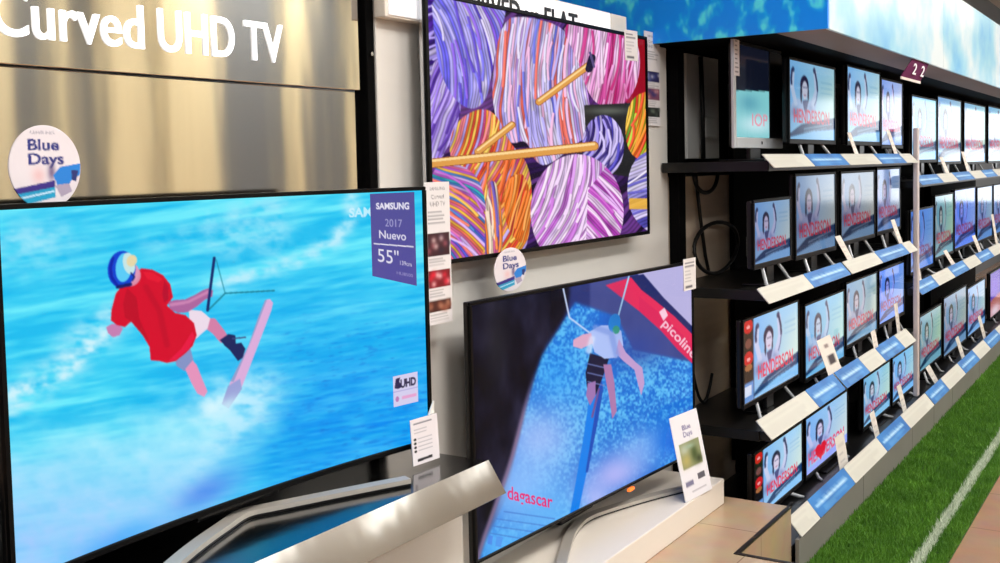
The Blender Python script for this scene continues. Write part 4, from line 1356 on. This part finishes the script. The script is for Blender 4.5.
# ------------------------------------------------------------------ small televisions
def poster(red_strip=False, heart=False, nx=104, ny=64):
    A = Art(nx, ny, None, 2)
    u0 = 0.17 if red_strip else 0.0

    def T(p):
        return [(u0 + x * (1 - u0), y) for x, y in p]
    X = (A.X - u0) / (1 - u0)
    t = np.clip(X * 0.9 + A.Y * 0.35 - 0.15, 0, 1)[:, None]
    A.C[:] = np.array((0.50, 0.72, 0.94)) * (1 - t) + np.array((0.86, 0.93, 0.88)) * t
    A.blob(0.55 + u0, 0.05, 0.5, 0.16, (0.62, 0.82, 0.96), 0.7)
    skin, dk = (0.80, 0.82, 0.93), (0.12, 0.14, 0.30)
    A.poly(T([(0.02, 0.66), (0.06, 0.54), (0.17, 0.47), (0.25, 0.50), (0.42, 0.50), (0.48, 0.45), (0.58, 0.50), (0.54, 0.62), (0.46, 0.72), (0.05, 0.72)]), (0.70, 0.76, 0.91))
    A.stroke(T([(0.075, 0.16), (0.06, 0.34), (0.13, 0.54)]), 0.070, skin)
    A.stroke(T([(0.545, 0.10), (0.575, 0.34), (0.49, 0.54)]), 0.075, skin)
    A.stroke(T([(0.060, 0.13), (0.045, 0.24), (0.052, 0.30)]), 0.034, dk, 0.9)
    A.ell(*T([(0.082, 0.12)])[0], 0.030, 0.035, dk, 0.8)
    A.stroke(T([(0.545, 0.10), (0.585, 0.22), (0.598, 0.34)]), 0.034, dk, 0.9)
    A.ell(*T([(0.53, 0.08)])[0], 0.030, 0.040, dk, 0.8)
    A.stroke(T([(0.600, 0.34), (0.575, 0.46), (0.53, 0.54)]), 0.020, (0.30, 0.34, 0.55), 0.8)
    A.ell(*T([(0.315, 0.30)])[0], 0.090, 0.130, (0.13, 0.12, 0.25))
    A.poly(T([(0.228, 0.30), (0.255, 0.28), (0.262, 0.48), (0.245, 0.54), (0.222, 0.46)]), (0.13, 0.12, 0.25))
    A.poly(T([(0.375, 0.28), (0.404, 0.30), (0.412, 0.44), (0.392, 0.52), (0.378, 0.46)]), (0.13, 0.12, 0.25))
    A.ell(*T([(0.322, 0.36)])[0], 0.058, 0.120, (0.86, 0.82, 0.90))
    A.stroke(T([(0.29, 0.325), (0.315, 0.325)]), 0.014, dk, 0.7)
    A.stroke(T([(0.335, 0.325), (0.362, 0.325)]), 0.014, dk, 0.7)
    A.stroke(T([(0.305, 0.425), (0.342, 0.42)]), 0.016, (0.60, 0.30, 0.42), 0.8)
    A.poly(T([(0.27, 0.50), (0.34, 0.48), (0.40, 0.49), (0.37, 0.58), (0.34, 0.68), (0.30, 0.60)]), (0.24, 0.25, 0.44), 0.85)
    A.blob(*T([(0.12, 0.66)])[0], 0.08, 0.07, (0.26, 0.32, 0.52), 0.7)
    A.blob(*T([(0.45, 0.58)])[0], 0.05, 0.05, (0.45, 0.50, 0.70), 0.5)
    for k in range(3):
        A.stroke(T([(0.68, 0.22 + 0.07 * k), (0.93, 0.22 + 0.07 * k)]), 0.018, (0.52, 0.72, 0.84), 0.6)
    red = (0.92, 0.16, 0.30)
    if not heart:
        A.poly(T([(0.0, 0.93), (0.25, 0.80), (1.0, 0.68), (1.0, 0.90), (0.0, 1.0)]), (0.07, 0.24, 0.42))
        A.poly(T([(0.0, 0.97), (0.5, 0.88), (1.0, 0.84), (1.0, 1.0), (0.0, 1.0)]), (0.55, 0.78, 0.96))
        A.stroke(T([(0.30, 0.86), (0.92, 0.77)]), 0.016, (0.80, 0.88, 0.95), 0.7)
        A.stroke(T([(0.30, 0.90), (0.80, 0.83)]), 0.014, (0.75, 0.84, 0.93), 0.6)
        A.blur(1, 1)
        A.text('HENDERSON', T([(0.09, 0.78)])[0], (0.78 * (1 - u0), 0), (0, -0.17), red, 0.95, 0.022)
    else:
        A.poly(T([(0.0, 0.92), (1.0, 0.82), (1.0, 1.0), (0.0, 1.0)]), (0.62, 0.70, 0.97))
        A.blur(1, 1)
        A.text('HENDERSON', T([(0.06, 0.86)])[0], (0.86, 0), (0, -0.22), (0.95, 0.32, 0.48), 1, 0.03)
        hp = [(16 * math.sin(t) ** 3, -(13 * math.cos(t) - 5 * math.cos(2 * t) - 2 * math.cos(3 * t) - math.cos(4 * t))) for t in np.linspace(0, 2 * PI, 40)[:-1]]
        A.poly([(0.34 + x * 0.0080, 0.74 + y * 0.0115) for x, y in hp], (0.92, 0.10, 0.20))
    if red_strip:
        A.poly([(0, 0), (u0, 0), (u0, 1), (0, 1)], (0.05, 0.04, 0.05))
        for v in (0.08, 0.47):
            A.ell(0.085, v, 0.075, 0.085, (0.80, 0.06, 0.10))
            A.ell(0.085, v + 0.01, 0.03, 0.02, (0.95, 0.65, 0.65))
        A.ell(0.085, 0.29, 0.05, 0.06, (0.45, 0.25, 0.22))
        A.ell(0.085, 0.58, 0.06, 0.04, (0.65, 0.40, 0.22))
        A.poly([(0, 0.76), (u0, 0.76), (u0, 1), (0, 1)], (0.40, 0.58, 0.82))
        A.poly([(0.02, 0.80), (0.13, 0.80), (0.13, 0.92), (0.02, 0.92)], (0.85, 0.88, 0.95))
        A.stroke([(u0, 0), (u0, 1)], 0.012, (0.25, 0.35, 0.5))
    return A


P_STD = poster()
P_RED = poster(True)
P_HEART = poster(False, True)
P_BLUE = Art(40, 24, None, 2, (0.25, 0.12, 0.65))
P_BLUE.blob(0.3, 0.35, 0.35, 0.3, (0.30, 0.05, 0.75), 1)
P_BLUE.poly([(0, 0.62), (1, 0.55), (1, 1), (0, 1)], (0.65, 0.30, 0.32))
P_BLUE.blob(0.3, 0.9, 0.4, 0.15, (0.85, 0.80, 0.85), 0.9)


def small_tv(x, y0, y1, z0, z1, zs, art, gain, label, group, frame='bezel', bz=0.014, stand='silver_plastic', yawd=0.0):
    yc = (y0 + y1) / 2
    r = thing('flat_television', label, 'television', (x, yc, zs), group)
    fr = MB()
    bot = bz * 1.7
    fr.box(x - 0.006, x + 0.006, y0, y1, z1 - bz, z1, 0.003, 1)
    fr.box(x - 0.006, x + 0.006, y0, y1, z0, z0 + bot, 0.003, 1)
    fr.box(x - 0.006, x + 0.006, y0, y0 + bz, z0 + bot, z1 - bz)
    fr.box(x - 0.006, x + 0.006, y1 - bz, y1, z0 + bot, z1 - bz)
    fr.build('bezel', M[frame], r)
    bk = MB().box(x - 0.03, x - 0.0065, y0 + 0.004, y1 - 0.004, z0 + 0.004, z1 - 0.004, 0.006)
    bk.box(x - 0.07, x - 0.03, y0 + 0.10, y1 - 0.10, z0 + 0.04, z1 - 0.16, 0.012)
    bk.build('back_shell', M['black'], r)
    picture('screen', art, plane_pos((x + 0.002, y0 + bz, z1 - bz), (0, y1 - y0 - 2 * bz, 0), (0, 0, -(z1 - z0 - bz - bot))), M['lcd_soft'], r, gain)
    MB().box(x - 0.03, x - 0.01, yc - 0.05, yc + 0.05, zs + 0.012, z0 + 0.01, 0.004).build('neck', M['black'], r)
    for s in (-1, 1):
        yy = yc + s * (y1 - y0) * 0.30
        MB().tube([(x - 0.014, yy - s * 0.05, z0 + 0.006), (x + 0.025, yy, zs + 0.012), (x + 0.048, yy + s * 0.015, zs + 0.006)], [0.008, 0.008, 0.005], 8).build('foot', M[stand], r)
    MB().box(x - 0.10, x + 0.03, yc - 0.12, yc + 0.12, zs + 0.0005, zs + 0.011, 0.004).build('base', M['black'], r)
    return r


ordn = ['leftmost', 'second from left', 'third from left', 'fourth from left', 'fifth from left', 'sixth from left', 'seventh from left', 'eighth from left', 'ninth from left']
G = {'w': (1, 1, 1)}
rows = [
    # shelf, x, y0, y1, z0, z1, shelf height, art, gain, label
    ('top', -1.66, 5.24, 6.07, 1.838, 2.268, P_STD, (0.60, 0.72, 0.74), 'television on the top shelf showing a pale blue poster, right of the silver monitor'),
    ('top', -1.66, 6.31, 7.11, 1.838, 2.305, P_STD, (0.74, 0.82, 0.84), 'television on the top shelf, larger of the two just left of purple sign'),
    ('top', -1.66, 7.13, 7.75, 1.822, 2.278, P_STD, (0.80, 0.66, 0.90), 'narrow lilac tinted television on the top shelf directly left of purple sign'),
    ('top far', -1.62, 7.84, 8.72, 1.72, 2.20, P_STD, (0.55, 0.85, 0.90), 'television behind the top of the pale post on the far unit'),
    ('top far', -1.62, 8.76, 9.78, 1.70, 2.235, P_STD, (0.70, 0.75, 0.80), 'television on the far unit top shelf, second right of the pale post'),
    ('top far', -1.62, 9.92, 11.07, 1.69, 2.235, P_STD, (0.75, 0.85, 0.80), 'television on the far unit top shelf, third right of the pale post'),
    ('top far', -1.62, 11.24, 12.5, 1.69, 2.25, P_STD, (0.75, 0.85, 0.80), 'television on the far unit top shelf cut by the picture edge'),
    ('second', -1.66, 4.67, 5.26, 1.26, 1.58, P_STD, (0.52, 0.52, 0.62), 'smallest television at the left end of the second shelf'),
    ('second', -1.66, 5.33, 6.07, 1.25, 1.69, P_STD, (0.40, 0.37, 0.42), 'taller dim television second from the left on the second shelf'),
    ('second', -1.66, 6.17, 6.96, 1.262, 1.69, P_STD, (0.40, 0.34, 0.36), 'dim television third from the left on the near unit second shelf'),
    ('second', -1.66, 7.01, 7.68, 1.268, 1.70, P_STD, (0.42, 0.40, 0.55), 'dim television at the right end of the near unit second shelf'),
    ('middle far', -1.60, 7.70, 8.50, 0.945, 1.40, P_STD, (0.22, 0.36, 0.75), 'deep blue television directly behind the middle of the pale post'),
    ('middle far', -1.60, 8.55, 9.31, 0.978, 1.475, P_STD, (0.42, 0.55, 0.45), 'greenish television first right of the pale post on the middle shelf'),
    ('middle far', -1.60, 9.36, 10.39, 0.985, 1.495, P_STD, (0.28, 0.36, 0.90), 'vivid blue television second right of the pale post on middle shelf'),
    ('middle far', -1.60, 10.48, 11.38, 0.97, 1.485, P_STD, (0.35, 0.42, 0.62), 'grey blue television third right of the pale post on middle shelf'),
    ('middle far', -1.60, 11.45, 12.45, 0.97, 1.485, P_STD, (0.35, 0.42, 0.62), 'middle shelf television cut by the picture edge on the far unit'),
    ('third', -1.58, 4.34, 5.12, 0.70, 1.088, P_RED, (0.95, 0.97, 1.0), 'bright television with a red dotted side strip on the third shelf'),
    ('third', -1.58, 5.21, 5.94, 0.655, 1.05, P_STD, (0.62, 0.82, 0.86), 'light blue television second from the left on the third shelf'),
    ('third', -1.58, 5.97, 6.68, 0.705, 1.08, P_STD, (0.62, 0.62, 0.60), 'greyish television third from the left on the third shelf'),
    ('third', -1.58, 6.72, 7.42, 0.72, 1.08, P_STD, (0.35, 0.46, 0.98), 'deep blue television at the right end of the third shelf'),
    ('bottom', -1.48, 4.18, 4.84, 0.252, 0.565, P_RED, (0.95, 0.97, 1.0), 'television with red dotted side strip on the bottom shelf behind tiled platform'),
    ('bottom', -1.48, 4.88, 5.62, 0.245, 0.565, P_HEART, (0.85, 0.86, 1.0), 'lilac television showing a red heart on the bottom shelf'),
    ('bottom', -1.48, 5.93, 6.57, 0.235, 0.565, P_STD, (0.72, 0.86, 0.86), 'pale television right of the black gap on the bottom shelf'),
    ('bottom', -1.48, 6.62, 7.26, 0.245, 0.565, P_STD, (0.60, 0.80, 0.95), 'light blue television on the bottom shelf just left of the pale post'),
    ('bottom far', -1.50, 7.50, 8.26, 0.30, 0.70, P_STD, (0.52, 0.60, 0.50), 'greenish television on the bottom shelf right beside the pale post'),
    ('bottom far', -1.50, 8.34, 9.31, 0.268, 0.728, P_STD, (0.48, 0.46, 0.50), 'grey television on the bottom shelf, second right of the pale post'),
    ('bottom far', -1.50, 9.36, 10.27, 0.268, 0.69, P_STD, (0.62, 0.66, 0.78), 'pale television on the bottom shelf, third right of the pale post'),
    ('bottom far', -1.50, 10.55, 11.5, 0.268, 0.70, P_BLUE, (1, 1, 1), 'purple and blue television on the bottom shelf at the picture edge'),
]
SH = {'top': 1.7575, 'top far': 1.6055, 'second': 1.2005, 'middle far': 0.9005, 'third': 0.5855, 'bottom': 0.1155, 'bottom far': 0.1155}
GR = {'top': 'televisions on the near unit top shelf', 'top far': 'televisions on the far unit top shelf', 'second': 'televisions on the near unit second shelf', 'middle far': 'televisions on the far unit middle shelf',
      'third': 'televisions on the near unit third shelf', 'bottom': 'televisions on the near unit bottom shelf', 'bottom far': 'televisions on the far unit bottom shelf'}
KX = {'top': 1.56 / 1.66, 'second': 0.948, 'third': 1.635 / 1.58, 'bottom': 1.60 / 1.48, 'bottom far': 1.60 / 1.50}
for (sh, x, y0, y1, z0, z1, art, gain, label) in rows:
    k = KX.get(sh, 1.0)
    x, y0, y1, z0, z1 = x * k, y0 * k, y1 * k, 1.75 + (z0 - 1.75) * k, 1.75 + (z1 - 1.75) * k
    y0 = max(y0, 4.468)
    z0 = max(z0, SH[sh] + 0.03)
    small_tv(x, y0, y1, z0, z1, SH[sh], art, gain, label, GR[sh])

# the silver edged monitor at the left end of the top shelf: dark reflection painted on its upper half
A = Art(70, 64, None, 2, (0.05, 0.07, 0.13))
A.poly([(0, 0.50), (1, 0.46), (1, 1), (0, 1)], (0.50, 0.78, 0.80))
A.blob(0.4, 0.62, 0.3, 0.1, (0.35, 0.62, 0.70), 0.8)
A.blob(0.6, 0.85, 0.5, 0.1, (0.80, 0.92, 0.95), 0.9)
A.text('IOP', (0.48, 0.86), (0.46, 0), (0, -0.13), (0.95, 0.45, 0.55), 0.9)
mo = thing('silver_monitor', 'silver edged monitor at the left end of the top shelf', 'monitor', (-1.66, 4.78, 1.7575))
x = -1.66
MB().box(x - 0.006, x + 0.008, 4.470, 4.50, 1.815, 2.295, 0.003).build('side_frame', M['silver_plastic'], mo)
MB().box(x - 0.006, x + 0.008, 4.502, 5.13, 1.815, 1.862, 0.003).build('lower_frame', M['silver_plastic'], mo)
fr = MB().box(x - 0.006, x + 0.006, 4.502, 5.13, 2.268, 2.282, 0.003, 1)
fr.box(x - 0.006, x + 0.006, 4.95, 5.13, 1.864, 2.266, 0.003, 1)
fr.build('bezel', M['black'], mo)
MB().box(x - 0.045, x - 0.008, 4.54, 5.12, 1.82, 2.28, 0.008).build('back_shell', M['black'], mo)
picture('screen', A, plane_pos((x + 0.002, 4.502, 2.266), (0, 0.447, 0), (0, 0, -0.403)), M['lcd_soft'], mo)
MB().tube([(x + 0.0085, 4.82, 1.840), (x + 0.0115, 4.82, 1.840)], 0.008, 12).build('badge', M['chrome'], mo)
MB().box(x - 0.03, x - 0.01, 4.72, 4.86, 1.766, 1.83, 0.004).build('neck', M['black'], mo)
MB().box(x - 0.12, x + 0.09, 4.62, 4.95, 1.758, 1.767, 0.004).build('base', M['black'], mo)
A = Art(14, 60, None, 2, (0.88, 0.87, 0.90))
lines(A, 0.2, 0.8, 0.05, 0.95, 8, (0.25, 0.25, 0.3), 0.03, 0.7, 4)
o = picture('spec_label', A, plane_pos((x + 0.0095, 4.472, 2.293), (0, 0.065, 0), (0, 0, -0.165)), M['paper'], mo, None, (-0.001, 0, 0))
o['label'] = 'narrow white specification label'

# wiring behind the gap at the shelving end
MB().box(-1.989, -1.965, 4.93, 5.085, 1.876, 1.975, 0.006).build('socket_box', M['card'])
tag(bpy.data.objects['socket_box'], 'pale socket box on the grey plate at the shelving end', 'socket box')
cb = MB()
cb.tube([(-1.96, 4.86, 2.26), (-1.955, 4.868, 2.0), (-1.958, 4.875, 1.775)], 0.011, 8)
tag(cb.build('cable', M['cable'], None, True), 'black cable hanging beside the grey plate on top shelf', 'cable')
cb = MB()
cb.tube([(-1.985, 4.84, 1.71), (-1.98, 4.88, 1.5), (-1.975, 4.93, 1.30), (-1.98, 4.99, 1.205)], 0.009, 8)
tag(cb.build('cable', M['cable'], None, True), 'thin black cable hanging straight down behind the second shelf', 'cable')
pts = [(-1.950 + 0.006 * math.sin(2 * t), 5.02 + 0.29 * math.cos(t), 1.335 + 0.125 * math.sin(t)) for t in np.linspace(0, 2 * PI, 29)]
tag(MB().tube(pts, 0.010, 8, caps=False).build('cable_loop', M['cable'], None, True), 'looped black cable on the taupe back plate at second shelf', 'cable')
pts = [(-1.955, 4.75 + 0.3 * (1 - math.cos(t)) / 2, 1.70 - 0.09 * math.sin(t)) for t in np.linspace(0, PI, 15)]
tag(MB().tube(pts, 0.010, 8).build('cable', M['cable'], None, True), 'short sagging black cable just under the top shelf', 'cable')
pts = [(-1.975, 4.72 + 0.28 * t, 0.86 - 0.9 * t + 0.75 * t * t) for t in np.linspace(0, 1, 12)]
tag(MB().tube(pts, 0.008, 8).build('cable', M['cable'], None, True), 'black cable drooping down the lowest stretch of taupe back plate', 'cable')


# ------------------------------------------------------------------ little leaning price cards in front of the televisions
def lean_card(y, z0, z1, x0, dx, wid, dy, label, group, big=False):
    """card leaning: foot at the front, head tilted back along -x and -y"""
    A = Art(12, 24, None, 2, (0.90, 0.88, 0.85))
    if big:
        A.poly([(0.35, 0.40), (0.80, 0.40), (0.80, 0.60), (0.35, 0.60)], (0.25, 0.22, 0.25))
        A.ell(0.5, 0.2, 0.15, 0.05, (0.55, 0.5, 0.5))
    else:
        lines(A, 0.2, 0.8, 0.15, 0.85, 4, (0.6, 0.58, 0.58), 0.04, 0.4, int(y * 10))
    o = picture('price_card', A, plane_pos((x0 - dx, y - dy, z1), (0, wid, 0), (dx, dy, z0 - z1)), M['paper'], None, None, (-0.002, 0, -0.0005))
    return tag(o, label, 'price card', group)


cg = 'little price cards on the shelf edges'
for (y, z0, z1, x0, dx, wd_, dy, lab, big) in [
    (5.93, 1.765, 1.90, -1.508, 0.02, 0.07, 0.10, 'white price card before the pale blue poster television on the top shelf', 0),
    (6.86, 1.765, 1.93, -1.508, 0.02, 0.09, 0.16, 'tall white price card between two televisions left of the purple sign', 0),
    (5.78, 1.208, 1.36, -1.508, 0.02, 0.10, 0.20, 'white price card before the taller dim television on second shelf', 0),
    (6.98, 1.208, 1.38, -1.508, 0.02, 0.10, 0.16, 'white price card between the two rightmost televisions of second shelf', 0),
    (5.52, 0.595, 0.83, -1.53, 0.06, 0.24, 0.06, 'wide white price card before the light blue television on third shelf', 1),
    (6.36, 0.595, 0.76, -1.508, 0.02, 0.10, 0.04, 'white price card between greyish and deep blue televisions on third shelf', 0),
    (7.16, 0.595, 0.82, -1.56, 0.02, 0.09, 0.02, 'white price card at the right end of the third shelf', 0),
    (5.42, 0.125, 0.36, -1.455, 0.02, 0.16, 0.05, 'white price card before the television with the red heart', 0),
    (6.17, 0.125, 0.33, -1.455, 0.03, 0.10, 0.06, 'white price card before the pale television right of black gap', 0),
    (6.88, 0.125, 0.36, -1.455, 0.03, 0.10, 0.10, 'white price card on bottom shelf just left of the pale post', 0),
    (7.92, 0.125, 0.33, -1.455, 0.03, 0.13, 0.28, 'white price card before the greenish bottom shelf television beside the post', 0),
    (8.95, 0.125, 0.37, -1.455, 0.03, 0.13, 0.20, 'white price card before the second bottom shelf television past the post', 0),
    (10.0, 0.125, 0.40, -1.455, 0.03, 0.13, 0.20, 'white price card before the third bottom shelf television past the post', 0),
    (8.80, 0.908, 1.06, -1.508, 0.02, 0.13, 0.30, 'white price card before the greenish middle shelf television', 0),
    (10.05, 0.908, 1.09, -1.508, 0.02, 0.15, 0.28, 'white price card before the vivid blue middle shelf television', 0),
    (11.0, 0.908, 1.22, -1.508, 0.02, 0.13, 0.18, 'tall white price card before the grey blue middle shelf television', 0),
    (7.55, 0.908, 1.10, -1.508, 0.02, 0.10, 0.06, 'white price card on the middle shelf close behind the pale post', 0),
    (8.55, 1.612, 1.76, -1.508, 0.02, 0.13, 0.20, 'white price card before the first televisions of far top shelf', 0),
    (9.45, 1.612, 1.80, -1.508, 0.02, 0.13, 0.20, 'white price card before the second television of far top shelf', 0),
]:
    lean_card(y, z0, z1, x0, dx, wd_, dy, lab, cg, bool(big))

# ------------------------------------------------------------------ artificial grass with a white line
tf = MB().box(-1.366, -0.85, 3.79, 14.5, 0.001, 0.008).build('artificial_grass', M['turf'])
tag(tf, 'strip of green artificial grass with a white line along the shelving', 'artificial grass')
tf['kind'] = 'stuff'


def blades(name, n, x0, x1, seed, material, parent, keep=None):
    rng = np.random.RandomState(seed)
    x = rng.uniform(x0, x1, n)
    y = 3.8 + (14.4 - 3.8) * rng.rand(n) ** 1.5
    if keep is not None:
        k = keep(x)
        x, y = x[k], y[k]
        n = len(x)
    a = rng.uniform(0, 2 * PI, n)
    h = rng.uniform(0.014, 0.030, n)
    wv = 0.0035
    lean = rng.uniform(0.0, 0.018, n)
    b = rng.uniform(0, 2 * PI, n)
    zc = np.full(n, 0.007)
    v0 = np.stack([x - wv * np.cos(a), y - wv * np.sin(a), zc], 1)
    v1 = np.stack([x + wv * np.cos(a), y + wv * np.sin(a), zc], 1)
    v2 = np.stack([x + lean * np.cos(b), y + lean * np.sin(b), zc + h], 1)
    co = np.stack([v0, v1, v2], 1).reshape(-1, 3)
    me = bpy.data.meshes.new(name)
    me.vertices.add(3 * n)
    me.vertices.foreach_set('co', co.ravel())
    me.loops.add(3 * n)
    me.loops.foreach_set('vertex_index', np.arange(3 * n, dtype=np.int32))
    me.polygons.add(n)
    me.polygons.foreach_set('loop_start', np.arange(0, 3 * n, 3, dtype=np.int32))
    me.update(calc_edges=True)
    return link(name, me, material, parent)


LX0, LX1 = -0.980, -0.940
blades('grass_blades', 110000, -1.364, -0.852, 3, M['blade'], tf, lambda x: (x < LX0) | (x > LX1))
wb = MB().box(LX0, LX1, 3.80, 14.45, 0.0085, 0.011).build('white_line', M['blade_white'], tf)
wb['label'] = 'painted white line'
wl = blades('line_blades', 14000, LX0 - 0.003, LX1 + 0.003, 5, M['blade_white'], tf)
wl['label'] = 'white blades of the line'
for o in list(bpy.data.objects):
    if o.name.startswith(('grass_blades', 'line_blades')):
        o['kind'] = 'stuff'
